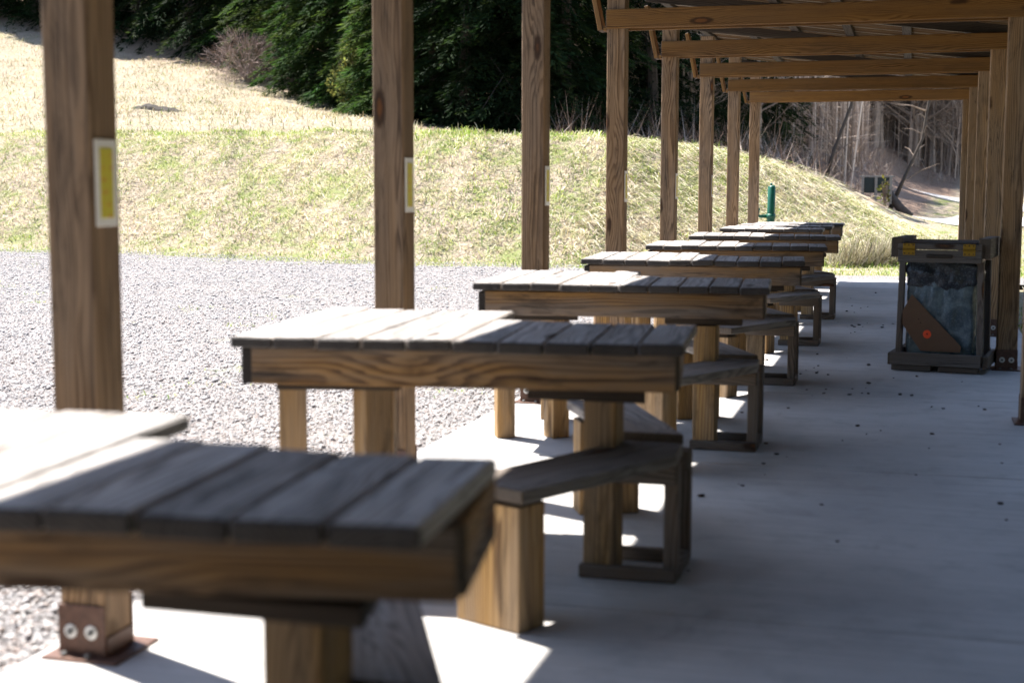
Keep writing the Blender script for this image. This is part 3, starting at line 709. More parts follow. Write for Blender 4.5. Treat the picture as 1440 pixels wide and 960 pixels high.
# ------------------------------------------------------------------ crumbs of dirt on the slab
crumb_ms = []
for s in range(3):
    bm = bmesh.new(); bmesh.ops.create_icosphere(bm, subdivisions=1, radius=1)
    for v in bm.verts: v.co = Vector((v.co.x * 1.5, v.co.y, v.co.z * 0.6)) * random.uniform(0.65, 1.2)
    me = bpy.data.meshes.new('dirt_crumb'); bm.to_mesh(me); bm.free(); me.materials.append(M['crumb']); crumb_ms.append(me)
for i in range(95):
    if i < 62: cx_, cy_ = random.uniform(-0.75, 0.5), random.triangular(4.2, 19.5, 8.5)
    else: cx_, cy_ = random.gauss(-0.55, 0.25), random.triangular(4.2, 19.5, 9)
    if abs(cx_ - 0.195) < 0.42 and 10.2 < cy_ < 11.2: continue
    s_ = random.choice((0.004, 0.006, 0.007, 0.009, 0.012, 0.015))
    o = link('dirt_crumb', crumb_ms[i % 3], None, mw=Matrix.Translation((cx_, cy_, s_ * 0.45)) @ RZ(random.uniform(0, 6)) @ Matrix.Diagonal((s_, s_, s_, 1)))
    tag(o, 'small dark crumb of dirt lying on the shaded concrete slab', 'dirt crumb', 'crumbs of dirt on the concrete floor')

# ------------------------------------------------------------------ sign board and fallen log by the road
sb = empty('notice_board', (-1.25, 50.0, float(height(-1.25, 50)[0])), 0.05)
tag(sb, 'low dark green panel on grey wooden posts at the edge of the wood', 'panel')
for q in (-0.42, 0.02, 0.5): board('post', sb, 'greywood', (q, 0, 0.42), 0.95, 0.09, 0.09, 'z')
for q in (-0.2, 0.26): board('panel', sb, 'panel', (q, 0.07, 0.58), 0.50 if q < 0 else 0.46, 0.04, 0.52, 'x')
board('top_rail', sb, 'greywood', (0.04, 0.07, 0.875), 1.16, 0.09, 0.05, 'x')

# ------------------------------------------------------------------ grass
def pnoise(x, y, s=1.0, seed=0.0):
    return (wob(x, y, 1.1 * s, seed) + 0.8 * wob(x, y, 3.1 * s, seed + 3) + 0.5 * wob(x, y, 8.3 * s, seed + 7))
STRAW = 1.15 * np.array([[0.50, 0.44, 0.335], [0.63, 0.58, 0.47], [0.36, 0.29, 0.20], [0.53, 0.465, 0.365]])
GREEN = np.array([[0.20, 0.29, 0.045], [0.29, 0.37, 0.07], [0.10, 0.18, 0.035], [0.38, 0.42, 0.12]])
def blades(name, x, y, ln, wd, lean, greenp, bend_dir=None, bend=0.0, z=None, dim=None):
    n = len(x); z = height(x, y) if z is None else z
    az = rng.uniform(0, 2 * pi, n)
    up = np.clip(rng.normal(1 - lean, 0.25, n), 0.08, 1.0); hor = np.sqrt(1 - up ** 2)
    d = np.c_[np.cos(az) * hor, np.sin(az) * hor, up]
    if bend_dir is not None:
        d = d * (1 - bend) + np.array(bend_dir) * bend; d /= np.linalg.norm(d, axis=1)[:, None]
    wa = az + pi / 2 + rng.uniform(-0.6, 0.6, n)
    w = np.c_[np.cos(wa), np.sin(wa), 0 * wa] * wd[:, None] / 2
    p = np.c_[x, y, z - 0.01]; tip = p + d * ln[:, None]
    mid = p + d * (ln * 0.55)[:, None] + np.array([0, 0, 1]) * (ln * 0.10)[:, None]
    tip[:, 2] -= ln * 0.10
    V = np.stack([p - w, p + w, mid + w * 0.8, mid - w * 0.8, tip], 1).reshape(-1, 3)
    b = np.arange(n) * 5
    T = np.r_[np.c_[b, b + 1, b + 2], np.c_[b, b + 2, b + 3], np.c_[b + 3, b + 2, b + 4]]
    g = rng.uniform(0, 1, n) < greenp
    col = np.where(g[:, None], GREEN[rng.integers(0, 4, n)], STRAW[rng.integers(0, 4, n)]) * rng.uniform(0.5, 1.2, n)[:, None]
    if dim is not None: col = col * dim[:, None]
    me = fast_mesh(name, V, T, M['blades'], np.repeat(col, 5, 0))
    return tag(link(name, me), kind='stuff')
def stuffgrass(o, label): o['label'] = label; o['category'] = 'grass'; return o
N = 120000
x = -27 + 28.2 * rng.uniform(0, 1, N) ** 0.8; toe_ = np.interp(x, TOEX, TOEY); y = toe_ - 0.4 + rng.uniform(0, 1, N) * 7.4
gp = np.clip(0.29 + 0.36 * pnoise(x, y, 0.9) + 0.5 * sstep(0.9, 0.0, y - toe_) + 0.45 * sstep(1.0, 0, np.abs(y - toe_ - 5.6)) + 0.22 * sstep(-8, -3, x), 0.03, 0.9)
stuffgrass(blades('berm_grass', x, y, rng.uniform(0.06, 0.24, N), rng.uniform(0.007, 0.016, N), 0.62, gp, dim=np.clip(1.0 + 0.25 * pnoise(x, y, 1.3, 9.0), 0.4, 1.2)), 'matted straw and green grass covering the earth berm')
# long bleached strands combed down the end of the berm
N = 8000
x = rng.uniform(-6.0, 0.7, N); toe_ = np.interp(x, TOEX, TOEY); y = toe_ + rng.uniform(0.2, 6.4, N)
stuffgrass(blades('long_straw', x, y, rng.uniform(0.25, 0.75, N), rng.uniform(0.008, 0.014, N), 0.6, 0.10 + 0 * x, (0.74, -0.42, -0.22), 0.70, dim=rng.uniform(1.0, 1.35, N)), 'long bleached grass strands combed down the berm end')
# hill behind the berm
N = 70000
x = rng.uniform(-56, -8, N); y = np.interp(x, TOEX, TOEY) + 5.5 + rng.uniform(0, 34, N)
k = y < treeline(x) + 1.0; x, y = x[k], y[k]
gp = np.clip(0.05 + 0.22 * pnoise(x, y, 0.5, 2.0), 0.0, 0.6)
stuffgrass(blades('hill_grass', x, y, rng.uniform(0.10, 0.30, len(x)), rng.uniform(0.014, 0.03, len(x)), 0.55, gp, dim=np.clip(0.70 + 0.28 * pnoise(x, y, 0.45, 5.0), 0.3, 0.95)), 'pale dry grass on the hill below the trees')
# lawn around slab end and beyond
N = 26000
x = np.r_[rng.uniform(-4.0, 3.4, N // 2), rng.uniform(0.1, 6, N // 2)]; y = np.r_[rng.uniform(20.7, 27.5, N // 2), 21 + 33 * rng.uniform(0, 1, N // 2) ** 1.3]
k = ((y > 20.7) | (x > 1.05)) & ((x > -2.2) | (y > 22.4)) & ((y > 22.3) | (rng.uniform(0, 1, len(x)) < 0.22)) & ~((y > 51) & (y < 64)); x, y = x[k], y[k]
stuffgrass(blades('lawn_grass', x, y, rng.uniform(0.04, 0.13, len(x)), rng.uniform(0.008, 0.016, len(x)), 0.45, np.clip(0.72 + 0.35 * pnoise(x, y, 1.0), 0.2, 0.97)), 'short green grass beyond the end of the concrete slab')
N = 9000
x = rng.uniform(1.0, 5, N); y = rng.uniform(6, 30, N)
stuffgrass(blades('side_grass', x, y, rng.uniform(0.05, 0.15, N), rng.uniform(0.008, 0.014, N), 0.45, 0.6 + 0 * x), 'green grass along the closed side of the shelter')
def tuft(x0, y0, n, h, rad, label):
    r_ = rad * np.sqrt(rng.uniform(0, 1, n)); a = rng.uniform(0, 2 * pi, n)
    x = r_ * np.cos(a); y = r_ * np.sin(a); z0 = float(height(x0, y0)[0])
    o = blades('dry_grass_tuft', x, y, rng.uniform(0.45, 1.0, n) * h, rng.uniform(0.006, 0.012, n), 0.25, 0.06 + 0 * x, (0.75, -0.2, 0.35), 0.30, z=np.zeros(n) + 0.0, dim=rng.uniform(0.38, 0.72, n))
    o.location = (x0, y0, z0); del o['kind']
    tag(o, label, 'grass tuft', 'tall dry grass tufts at the berm end')
for (a, b, h, rad) in ((-1.15, 25.7, 0.62, 0.34), (-0.8, 26.0, 0.85, 0.36), (-0.42, 26.3, 0.75, 0.34), (-0.1, 26.6, 0.6, 0.3), (0.4, 27.4, 0.7, 0.34)):
    tuft(a, b, 420, h, rad, 'tall dry straw-coloured grass tuft at the low end of the berm')

# ------------------------------------------------------------------ loose gravel stones
N = 130000
u = rng.uniform(0, 1, N); y = 2.6 + 23.5 * u ** 1.35
x = -2.36 - rng.uniform(0, 1, N) ** 0.9 * (1.2 + y * 0.68)
r_ = rng.uniform(0.0038, 0.0115, N) * (1 + sstep(10, 26, y) * 0.25) * (1 + (rng.uniform(0, 1, N) > 0.93) * 0.9)
oct_ = np.array([[1, 0, 0], [-1, 0, 0], [0, 1, 0], [0, -1, 0], [0, 0, 1], [0, 0, -1]], float)
V = oct_[None] * rng.uniform(0.6, 1.3, (N, 6, 1)) + rng.normal(0, 0.22, (N, 6, 3))
V[:, :, 2] *= 0.65
a = rng.uniform(0, 2 * pi, N); ca, sa = np.cos(a)[:, None], np.sin(a)[:, None]
VX = V[:, :, 0] * ca - V[:, :, 1] * sa; VY = V[:, :, 0] * sa + V[:, :, 1] * ca
V = np.stack([VX * r_[:, None] + x[:, None], VY * r_[:, None] + y[:, None], V[:, :, 2] * r_[:, None] - 0.03 + 0.25 * r_[:, None] + 0.008 * wob(x, y, 3.0)[:, None]], 2).reshape(-1, 3)
Fo = np.array([[0, 2, 4], [2, 1, 4], [1, 3, 4], [3, 0, 4], [2, 0, 5], [1, 2, 5], [3, 1, 5], [0, 3, 5]])
Fc = (np.arange(N)[:, None, None] * 6 + Fo[None]).reshape(-1, 3)
pal = np.array([[0.37, 0.35, 0.345], [0.28, 0.265, 0.265], [0.45, 0.425, 0.415], [0.36, 0.31, 0.285], [0.17, 0.165, 0.165], [0.41, 0.36, 0.335]])
col = pal[rng.choice(6, N, p=[.28, .22, .22, .12, .08, .08])] * rng.uniform(0.86, 1.22, N)[:, None]
tag(link('loose_gravel', fast_mesh('loose_gravel', V, Fc, M['stones'], np.repeat(col, 6, 0))), 'loose pale grey gravel stones beside the slab', 'gravel', None, 'stuff')

# ------------------------------------------------------------------ trees
def trunk_mesh(name, pts, radii, n, mat):
    bm = bmesh.new(); tube(bm, pts, radii, n); bmesh.ops.recalc_face_normals(bm, faces=bm.faces)
    me = bpy.data.meshes.new(name); bm.to_mesh(me); bm.free(); me.materials.append(mat)
    me.polygons.foreach_set('use_smooth', [True] * len(me.polygons)); return me
def conifer_crown(H, R, base, nb, per, seed, droop, tint):
    g = np.random.default_rng(seed); P = []; D = []; Ln = []; Cc = []; Wd = []
    for i in range(nb):
        f = (i + g.uniform(0, 1)) / nb
        z = base + (H - base) * f ** 1.15
        rmax = R * (1 - (z - base) / (H - base + 0.5)) ** 0.8 * g.uniform(0.65, 1.1) + 0.15
        a = g.uniform(0, 2 * pi); dirv = np.array([cos(a), sin(a), 0]); side = np.array([-sin(a), cos(a), 0])
        t = g.uniform(0.12, 1.0, per) ** 0.75
        zz = z + rmax * (0.10 * np.sin(t * 3) - droop * t ** 1.6)
        spread = (0.34 * rmax * (1 - t) + 0.12) * g.uniform(-1, 1, per)
        p = dirv[None] * (t * rmax)[:, None] + side[None] * spread[:, None]; p[:, 2] = zz - np.abs(spread) * 0.25 + g.normal(0, 0.05, per)
        d = dirv[None] * 0.8 + side[None] * (np.sign(spread) * g.uniform(0.1, 0.8, per))[:, None] + np.array([0, 0, -0.35])[None] + g.normal(0, 0.18, (per, 3))
        P.append(p); D.append(d); Ln.append(g.uniform(0.16, 0.38, per) * (0.8 + 0.3 * rmax / R)); Wd.append(g.uniform(0.018, 0.040, per))
        c = np.array(tint) * g.uniform(0.6, 1.25) * (1 + 0.5 * (t > 0.85) * g.uniform(0, 1, per))[:, None]
        Cc.append(c * np.array([1 + 0.25 * g.uniform(-1, 1), 1, 1]))
    P = np.concatenate(P); D = np.concatenate(D); D /= np.linalg.norm(D, axis=1)[:, None]; Ln = np.concatenate(Ln); Wd = np.concatenate(Wd); Cc = np.concatenate(Cc)
    n = len(P); w = np.cross(D, g.normal(0, 1, (n, 3)) * 0.5 + np.array([0, 0, 1])); w /= np.linalg.norm(w, axis=1)[:, None]; w *= Wd[:, None]
    V = np.stack([P, P + D * (Ln * 0.45)[:, None] + w, P + D * Ln[:, None], P + D * (Ln * 0.45)[:, None] - w], 1).reshape(-1, 3)
    q = np.arange(n)[:, None] * 4 + np.arange(4)[None]
    return fast_mesh('crown', V, q, M['needles'], np.repeat(Cc, 4, 0))
def branch_mesh(bm, pts, radii, n): tube(bm, pts, radii, n, caps=False)
def bough_sticks(H, R, base, nb, seed, mat, droop):
    """dead and living branch wood of a conifer"""
    g = random.Random(seed); bm = bmesh.new()
    pts = [(g.uniform(-.06, .06) * k, g.uniform(-.06, .06) * k, H * k / 8) for k in range(9)]
    tube(bm, pts, [max(0.02, 0.012 * H * (1 - k / 8.3) + 0.02) for k in range(9)], 8)
    for i in range(nb):
        z = 0.7 + (H - 1.5) * i / nb; a = g.uniform(0, 6.28); r = R * (1 - z / (H + 1)) * g.uniform(0.5, 0.95)
        tube(bm, [(0, 0, z), (cos(a) * r * .5, sin(a) * r * .5, z + 0.05 * r), (cos(a) * r, sin(a) * r, z - droop * r)], [0.035, 0.022, 0.006], 4, False)
    me = bpy.data.meshes.new('trunk'); bm.to_mesh(me); bm.free(); me.materials.append(mat); return me
CON = []
for s, (H, R, base, nb, per, dr, tint) in enumerate(((17, 3.6, 0.25, 360, 130, 0.35, (0.028, 0.047, 0.014)), (14, 3.1, 0.2, 330, 130, 0.28, (0.020, 0.040, 0.010)), (19, 3.6, 0.5, 340, 120, 0.42, (0.012, 0.023, 0.008)), (9, 2.4, 0.1, 260, 130, 0.25, (0.034, 0.058, 0.016)))):
    CON.append((conifer_crown(H, R, base, nb, per, 100 + s, dr, tint), bough_sticks(H, R, base, 46, 200 + s, M['bark_dark'], dr)))
def conifer(kind, x, y, sc, label, group):
    o = empty('conifer_tree', (x, y, float(height(x, y)[0]) - 0.15), random.uniform(0, 6.28)); o.scale = (sc, sc, sc * random.uniform(0.92, 1.08))
    link('trunk', CON[kind][1], o); link('crown', CON[kind][0], o)
    tag(o, label, 'conifer', group); return o
def ray(u, yy):
    """world X on the sight line of picture column u (1440 wide) at distance yy"""
    d = F + RR * (u - 720) / 2000 + UU * 0.1
    return d.x * yy / d.y
GA = 'dense evergreens along the top of the hill'
front = [(-20, 67, 2, 1.2), (60, 67, 2, 1.15), (130, 68, 2, 1.2), (200, 67, 2, 1.2), (270, 65, 2, 1.15), (335, 63, 2, 1.1), (372, 62, 1, 1.0), (410, 58.5, 0, 1.0), (462, 54.5, 1, 1.0), (505, 54, 0, 1.0)]  # darker crown kind towards the left puts deep shade into the needle colour
for (u, yy, kd, sc) in front: conifer(kd, ray(u, yy), yy, sc, 'tall dark evergreen rising from the hill edge above the dry grass', GA)
GB = 'dark evergreens close behind the berm'
for (u, yy, kd, sc) in ((560, 47, 3, 1.0), (610, 46, 1, 0.95), (655, 45, 2, 0.9), (700, 47, 0, 1.0), (745, 45, 2, 1.0), (795, 46, 2, 0.9), (640, 52, 0, 1.0), (540, 53, 1, 1.1), (720, 53, 1, 1.0)):
    conifer(kd, ray(u, yy), yy, sc, 'dark evergreen standing in shade close behind the grassy berm crest', GB)
GC = 'evergreens scattered among the bare trees'
for (u, yy, kd, sc) in ((840, 52, 2, 1.0), (880, 58, 0, 0.9), (915, 50, 2, 0.9), (950, 60, 1, 1.0), (985, 54, 2, 0.85), (1035, 62, 1, 0.9), (1062, 60, 2, 0.7), (1085, 72, 2, 0.8), (1010, 70, 0, 1.0)):
    conifer(kd, ray(u, yy), yy, sc, 'evergreen with thin open boughs among bare grey trees beyond the berm', GC)
GD = 'deep rows of evergreens filling the wood'
for row, yy in enumerate((73, 82, 92)):
    for j in range(13):
        u = -60 + j * 82 + 41 * (row % 2) + random.uniform(-20, 20)
        if u > 960: continue
        conifer((j + row) % 3, ray(u, yy), yy + random.uniform(-2, 2), random.uniform(0.95, 1.2), 'evergreen deep in the dark wood behind the front row of trees', GD)
# bare hardwoods
def bare_tree(H, seed, nb, lean, r0):
    g = random.Random(seed); bm = bmesh.new()
    n = 10; pts = []; px = py = 0
    for k in range(n):
        pts.append(Vector((px, py, H * k / (n - 1)))); px += lean * H / n + g.uniform(-.10, .10); py += g.uniform(-.10, .10)
    rad = [r0 * (1.25 if k == 0 else 1) * (1 - k / (n - 0.4)) + 0.015 for k in range(n)]
    tube(bm, pts, rad, 7)
    me1 = bpy.data.meshes.new('trunk'); bm.to_mesh(me1); bm.free(); me1.materials.append(M['bark'])
    bm = bmesh.new()
    for i in range(nb):
        f = g.uniform(0.12, 0.98); k = f * (n - 1); i0 = min(int(k), n - 2); p = pts[i0].lerp(pts[i0 + 1], k - i0)
        a = g.uniform(0, 6.28); L = H * (0.30 - 0.2 * f) * g.uniform(0.5, 1.2); el = g.uniform(0.1, 0.9)
        d = Vector((cos(a) * cos(el), sin(a) * cos(el), sin(el))); q = [p]; dd = d.copy()
        for s_ in range(3): dd = (dd + Vector((g.uniform(-.3, .3), g.uniform(-.3, .3), g.uniform(-.1, .3)))).normalized(); q.append(q[-1] + dd * L / 3)
        rr = r0 * (1 - f) * 0.35 + 0.012
        tube(bm, q, [rr, rr * .7, rr * .45, 0.004], 4, False)
        for j in range(5):
            s0 = q[g.randint(1, 3)]; tl = L * g.uniform(0.2, 0.5); td = (d + Vector((g.uniform(-1, 1), g.uniform(-1, 1), g.uniform(-.6, .8)))).normalized()
            e = s0 + td * tl; tube(bm, [s0, s0.lerp(e, .5) + Vector((g.uniform(-.1, .1), g.uniform(-.1, .1), 0)), e], [0.011, 0.008, 0.004], 3, False)
    me2 = bpy.data.meshes.new('branches'); bm.to_mesh(me2); bm.free(); me2.materials.append(M['bark'])
    return me1, me2
tb = NT('grey hardwood bark'); vv = tb.obj(); rr_ = tb.rand()
nb_ = tb.noise(tb.vmul(vv, (9, 9, 2)), 1.0, 4.0, 0.65)
cb = tb.mix(tb.rng(nb_, 0.3, 0.7, 0, 1), (0.19, 0.145, 0.115), (0.38, 0.305, 0.25)); cb = tb.mix(tb.rng(rr_, 0, 1, 0, 0.6), cb, (0.13, 0.095, 0.075))
M['bark'] = tb.fin(cb, 0.95, 0, 0.1)
BT = [bare_tree(H, 300 + i, nb, ln, r0) for i, (H, nb, ln, r0) in enumerate(((18, 70, 0.01, 0.15), (15, 60, -0.02, 0.10), (20, 80, 0.0, 0.19), (12, 60, 0.03, 0.075), (9, 50, 0.05, 0.05)))]
def hardwood(kind, x, y, sc, label, group, rot=None):
    o = empty('bare_tree', (x, y, float(height(x, y)[0]) - 0.1), random.uniform(0, 6.28) if rot is None else rot); o.scale = (sc, sc, sc)
    link('trunk', BT[kind][0], o); link('branches', BT[kind][1], o); tag(o, label, 'tree', group); return o
for i in range(285):
    yy = random.triangular(62, 125, 90); u = random.uniform(930, 1400) if i < 90 else random.uniform(1060, 1385)
    x = ray(u, yy)
    if yy < treeline(x) + 3 or (x > -9.0 and 70 < yy < 93) or (x > -3.0 and yy < 93): yy = 94 + 36 * random.random() ** 1.5; x = ray(u, yy)
    hardwood(random.choice((0, 1, 1, 2, 3, 3, 4)), x, yy, random.uniform(0.8, 1.15), 'slender leafless tree in the brown wood beyond the road', 'leafless trees of the brown wood')
for i in range(26):
    yy = random.uniform(50, 68); u = random.uniform(780, 1075); x = ray(u, yy)
    hardwood(random.choice((1, 3, 4, 4)), x, yy, random.uniform(0.8, 1.1), 'thin leafless tree growing between the evergreens behind the berm', 'leafless trees between the evergreens')
# two leaning saplings and a fallen log near the notice board
def lone(name, pts, radii, label, cat, twigs=0):
    b0 = Vector(pts[0]); o = empty(name, b0)
    q = [Vector(p) - b0 for p in pts]
    link('trunk', trunk_mesh('trunk', q, radii, 8, M['bark_dark']), o)
    if twigs:
        bm = bmesh.new(); g = random.Random(5)
        for i in range(twigs):
            k = g.uniform(0.3, len(q) - 1.01); p = q[int(k)].lerp(q[int(k) + 1], k - int(k)); d = Vector((g.uniform(-1, 1), g.uniform(-1, 1), g.uniform(0, .8))).normalized() * g.uniform(0.4, 1.5)
            tube(bm, [p, p + d * .5 + Vector((0, 0, .08)), p + d], [0.018, 0.012, 0.004], 4, False)
        me = bpy.data.meshes.new('branches'); bm.to_mesh(me); bm.free(); me.materials.append(M['bark']); link('branches', me, o)['kind'] = 'stuff'
    tag(o, label, cat)
def gp3(u, y, dz=0): x = ray(u, y); return (x, y, float(height(x, y)[0]) + dz)
a = gp3(1252, 51); lone('leaning_tree', [a, (a[0] + .45, 51, a[2] + 1.1), (a[0] + 1.0, 51, a[2] + 2.4), (a[0] + 1.3, 51.2, a[2] + 4.6), (a[0] + 1.7, 51.5, a[2] + 8)], [0.085, 0.06, 0.05, 0.04, 0.015], 'leaning bare tree springing up beside the dark green panel', 'tree', 30)
a = gp3(1160, 48); lone('leaning_tree', [a, (a[0] + .25, 48, a[2] + 1.0), (a[0] + .75, 48, a[2] + 2.4), (a[0] + 1.1, 48.2, a[2] + 5.0), (a[0] + 1.5, 48.5, a[2] + 8)], [0.07, 0.055, 0.05, 0.04, 0.015], 'slim leaning grey tree rising just past the berm end', 'tree', 26)
a = gp3(1280, 50, 0.05); b = (a[0] - 0.85, 50.4, a[2] + 1.05); lone('fallen_log', [a, (a[0] - .3, 50.1, a[2] + .28), (a[0] - .6, 50.25, a[2] + .65), b], [0.17, 0.16, 0.15, 0.12], 'dark broken log leaning on the bank beside the road', 'log')
# bushes
def bush(name, x, y, R, H, n, cols, label, leafy):
    z = float(height(x, y)[0]); g = np.random.default_rng(int(abs(x * 10)))
    o = empty(name, (x, y, z)); bm = bmesh.new(); q = random.Random(3)
    for i in range(60):
        a = q.uniform(0, 6.28); r = R * q.uniform(.3, 1); h = H * q.uniform(.5, 1)
        tube(bm, [(0, 0, 0), (cos(a) * r * .4, sin(a) * r * .4, h * .55), (cos(a) * r, sin(a) * r, h)], [0.02, 0.013, 0.004], 4, False)
    me = bpy.data.meshes.new('stems'); bm.to_mesh(me); bm.free(); me.materials.append(M['bark']); link('stems', me, o)
    d = g.normal(0, 1, (n, 3)); d /= np.linalg.norm(d, axis=1)[:, None]
    P = d * (g.uniform(0.35, 1.0, n) ** 0.5)[:, None] * np.array([R, R, H * .5]) * (1 + .25 * np.sin(d[:, 0] * 5 + d[:, 2] * 4))[:, None] + np.array([0, 0, H * .52])
    dr = g.normal(0, 1, (n, 3)) + d + np.array([0, 0, .4]); dr /= np.linalg.norm(dr, axis=1)[:, None]; ln = g.uniform(.10, .22, n) if leafy else g.uniform(.25, .6, n)
    w = np.cross(dr, g.normal(0, 1, (n, 3))); w /= np.linalg.norm(w, axis=1)[:, None]; w *= (0.05 if leafy else 0.007)
    V = np.stack([P, P + dr * (ln * .5)[:, None] + w, P + dr * ln[:, None], P + dr * (ln * .5)[:, None] - w], 1).reshape(-1, 3)
    c = np.array(cols)[g.integers(0, len(cols), n)] * g.uniform(.7, 1.2, n)[:, None]
    link('foliage' if leafy else 'twigs', fast_mesh('foliage', V, np.arange(n)[:, None] * 4 + np.arange(4)[None], M['needles'] if leafy else M['twigs'], np.repeat(c, 4, 0)), o)
    tag(o, label, 'shrub')
bush('bare_shrub', ray(352, 55.5), 55.5, 1.5, 2.0, 3000, [(0.30, 0.22, 0.19), (0.2, 0.15, 0.13)], 'rounded leafless brown shrub at the foot of the hill evergreens', False)
bush('leafy_shrub', ray(505, 50.5), 50.5, 0.9, 2.6, 2600, [(0.19, 0.19, 0.065), (0.13, 0.15, 0.05)], 'pale yellow-green shrub in front of the dark evergreens', True)
bush('roadside_shrub', ray(1244, 49.2), 49.2, 0.14, 0.85, 60, [(0.12, 0.11, 0.035), (0.09, 0.10, 0.035)], 'small yellow-leaved sapling in front of the dark green panel', True)
# brushwood on the forest floor
N = 26000
u = rng.uniform(760, 1420, N); yy = rng.uniform(40, 112, N)
d0 = np.array(F)[None] + np.array(RR)[None] * ((u - 720) / 2000)[:, None]; x = d0[:, 0] * yy / d0[:, 1]
k = (yy > treeline(x) + 1.5) & ~((u > 1150) & (yy < 54)) & ~((u > 1240) & (yy < 90)); x, yy = x[k], yy[k]; n = len(x)
ln = rng.uniform(0.4, 1.9, n); up = rng.uniform(-0.1, 1.0, n); az = rng.uniform(0, 2 * pi, n); ho = np.sqrt(np.maximum(0.05, 1 - up ** 2))
dv = np.c_[np.cos(az) * ho, np.sin(az) * ho, up]; p = np.c_[x, yy, height(x, yy) + rng.uniform(0, 0.5, n)]
w = np.c_[-np.sin(az), np.cos(az), 0 * az] * rng.uniform(0.006, 0.016, n)[:, None]
V = np.stack([p - w, p + w, p + dv * ln[:, None]], 1).reshape(-1, 3)
col = np.array([[0.24, 0.17, 0.13], [0.33, 0.26, 0.21], [0.15, 0.10, 0.08], [0.42, 0.34, 0.28]])[rng.integers(0, 4, n)]
tag(link('brushwood', fast_mesh('brushwood', V, np.arange(n * 3).reshape(-1, 3), M['twigs'], np.repeat(col, 3, 0))), 'tangled brown brushwood on the forest floor', 'brushwood', None, 'stuff')

# thicket of thin far stems that reads as one brown mass
Np = 3600
u = rng.uniform(1010, 1420, Np); yy = 60 + 85 * rng.uniform(0, 1, Np) ** 0.8
d0 = np.array(F)[None] + np.array(RR)[None] * ((u - 720) / 2000)[:, None]; x = d0[:, 0] * yy / d0[:, 1]
k = (yy > 94) | ((x < -2.6) & (yy > 60) & (yy > treeline(x) + 6) & (rng.uniform(0, 1, Np) < 0.75)); x, yy = x[k], yy[k]; Np = len(x)
z = height(x, yy); Hh = rng.uniform(7, 15, Np); r = rng.uniform(0.02, 0.075, Np); ln_ = rng.normal(0, 0.04, (Np, 2)) * Hh[:, None]
ang = np.array([0, 2.1, 4.2]); ring = np.c_[np.cos(ang), np.sin(ang), 0 * ang]
b0 = np.c_[x, yy, z - 0.2][:, None] + ring[None] * r[:, None, None]
b1 = np.c_[x + ln_[:, 0], yy + ln_[:, 1], z + Hh][:, None] + ring[None] * (r * 0.3)[:, None, None]
V1 = np.concatenate([b0, b1], 1).reshape(-1, 3); bi = np.arange(Np)[:, None] * 6
F1 = np.concatenate([np.c_[bi + a_, bi + (a_ + 1) % 3, bi + 3 + (a_ + 1) % 3, bi + 3 + a_] for a_ in range(3)])
tone = np.array([[0.35, 0.265, 0.21], [0.23, 0.165, 0.125], [0.44, 0.355, 0.295], [0.14, 0.10, 0.075]])
c1 = np.repeat(tone[rng.integers(0, 4, Np)] * rng.uniform(0.8, 1.15, Np)[:, None], 6, 0)
Nt = 70000; pi_ = rng.integers(0, Np, Nt); f_ = rng.uniform(0.05, 0.95, Nt)
p0 = np.c_[x[pi_] + ln_[pi_, 0] * f_, yy[pi_] + ln_[pi_, 1] * f_, z[pi_] + Hh[pi_] * f_]
az = rng.uniform(0, 2 * pi, Nt); el = rng.uniform(0.0, 1.2, Nt); tl = rng.uniform(0.5, 2.4, Nt) * (1.1 - 0.6 * f_)
p1 = p0 + np.c_[np.cos(az) * np.cos(el), np.sin(az) * np.cos(el), np.sin(el)] * tl[:, None]
wv = np.array([[0.012, 0, 0.012]]) * rng.uniform(0.5, 1.6, Nt)[:, None]
V2 = np.stack([p0 - wv, p0 + wv, p1 + wv * 0.3, p1 - wv * 0.3], 1).reshape(-1, 3)
c2 = np.repeat(tone[rng.integers(0, 3, Nt)], 4, 0)
F2 = np.arange(Nt * 4).reshape(-1, 4) + len(V1)
tag(link('far_thicket', fast_mesh('far_thicket', np.r_[V1, V2], np.r_[F1, F2], M['twigs'], np.r_[c1, c2])), 'far brown thicket of thin bare stems on the hillside', 'thicket', None, 'stuff')
# weeds creeping into the gravel
nc = 260
cx0 = rng.uniform(-20, -2.6, nc); cy0 = np.where(rng.uniform(0, 1, nc) < 0.6, np.interp(cx0, TOEX, TOEY) - np.abs(rng.normal(0, 0.8, nc)), rng.uniform(5, 24, nc))
xx = np.repeat(cx0, 24) + rng.normal(0, 0.12, nc * 24); yw = np.repeat(cy0, 24) + rng.normal(0, 0.12, nc * 24)
stuffgrass(blades('gravel_weeds', xx, yw, rng.uniform(0.02, 0.07, len(xx)), rng.uniform(0.006, 0.012, len(xx)), 0.5, 0.75 + 0 * xx, z=-0.03 + 0 * xx), 'small weeds creeping into the edge of the gravel yard')
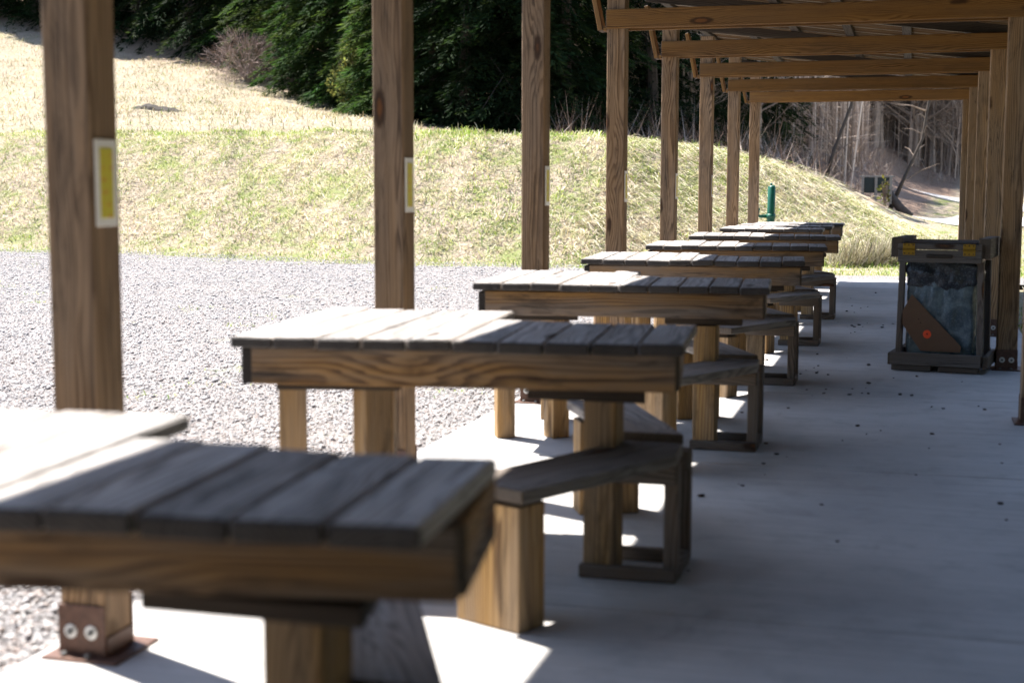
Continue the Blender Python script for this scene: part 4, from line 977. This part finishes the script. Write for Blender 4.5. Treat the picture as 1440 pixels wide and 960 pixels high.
# unseen evergreens added beside and behind the shelter to block sky light
GE = 'unseen evergreens added around the shelter to block sky light'
for i in range(15):
    a_ = -16 + i * 2.7
    conifer((0, 1, 2)[i % 3], 9.5 + (i % 2) * 2.5 + random.uniform(-0.7, 0.7), a_, random.uniform(0.85, 1.05), 'unseen evergreen added on the closed side of the shelter to block sky light', GE)
for i in range(6):
    conifer((0, 1, 2)[i % 3], -9 + i * 3.2, -17 - (i % 2) * 2, random.uniform(0.85, 1.0), 'unseen evergreen added beyond the near end of the shelter to block sky light', GE)

# small eroded soil ledge on the hill
bm = bmesh.new(); gl = random.Random(11); rows = []
for i in range(15):
    f_ = i / 14; wv_ = 0.05 + 0.20 * sin(pi * f_) * gl.uniform(0.6, 1.3); hz_ = 0.12 * sin(pi * f_) * gl.uniform(0.5, 1.3)
    lx, ly = 2.3 * (f_ - 0.5), -0.9 * (f_ - 0.5) + gl.uniform(-0.05, 0.05)
    rows.append([(lx, ly - wv_, 0.0), (lx, ly - wv_ * 0.7, hz_ * 0.8), (lx, ly + wv_ * 0.1, hz_ + 0.05), (lx, ly + wv_, 0.05)])
bx0 = ray(222, 41.0); bz0 = float(height(bx0, 41.0)[0])
vr = [[bm.verts.new((p[0], p[1], p[2] + float(height(bx0 + p[0], 41.0 + p[1])[0]) - bz0)) for p in r_] for r_ in rows]
for a_, b_ in zip(vr[:-1], vr[1:]):
    for k in range(3): bm.faces.new((a_[k], b_[k], b_[k + 1], a_[k + 1]))
bmesh.ops.recalc_face_normals(bm, faces=bm.faces)
me = bpy.data.meshes.new('soil_ledge'); bm.to_mesh(me); bm.free(); me.materials.append(simple('dark bare soil', (0.022, 0.016, 0.011), 0.95, 0, 0.4, 9, 0.03))
tag(link('soil_ledge', me, None, (bx0, 41.0, bz0)), 'short dark ledge of eroded bare soil on the dry grass hill', 'soil')

for i in range(7):  # unseen stand added to shade the gravel and cut bounced light
    conifer((1, 2, 0)[i % 3], -8.5 - (i % 2) * 3.0 + random.uniform(-0.6, 0.6), -19 + i * 2.4, random.uniform(0.85, 1.0), 'unseen evergreen added on the range side to shade the near end of the gravel', GE)
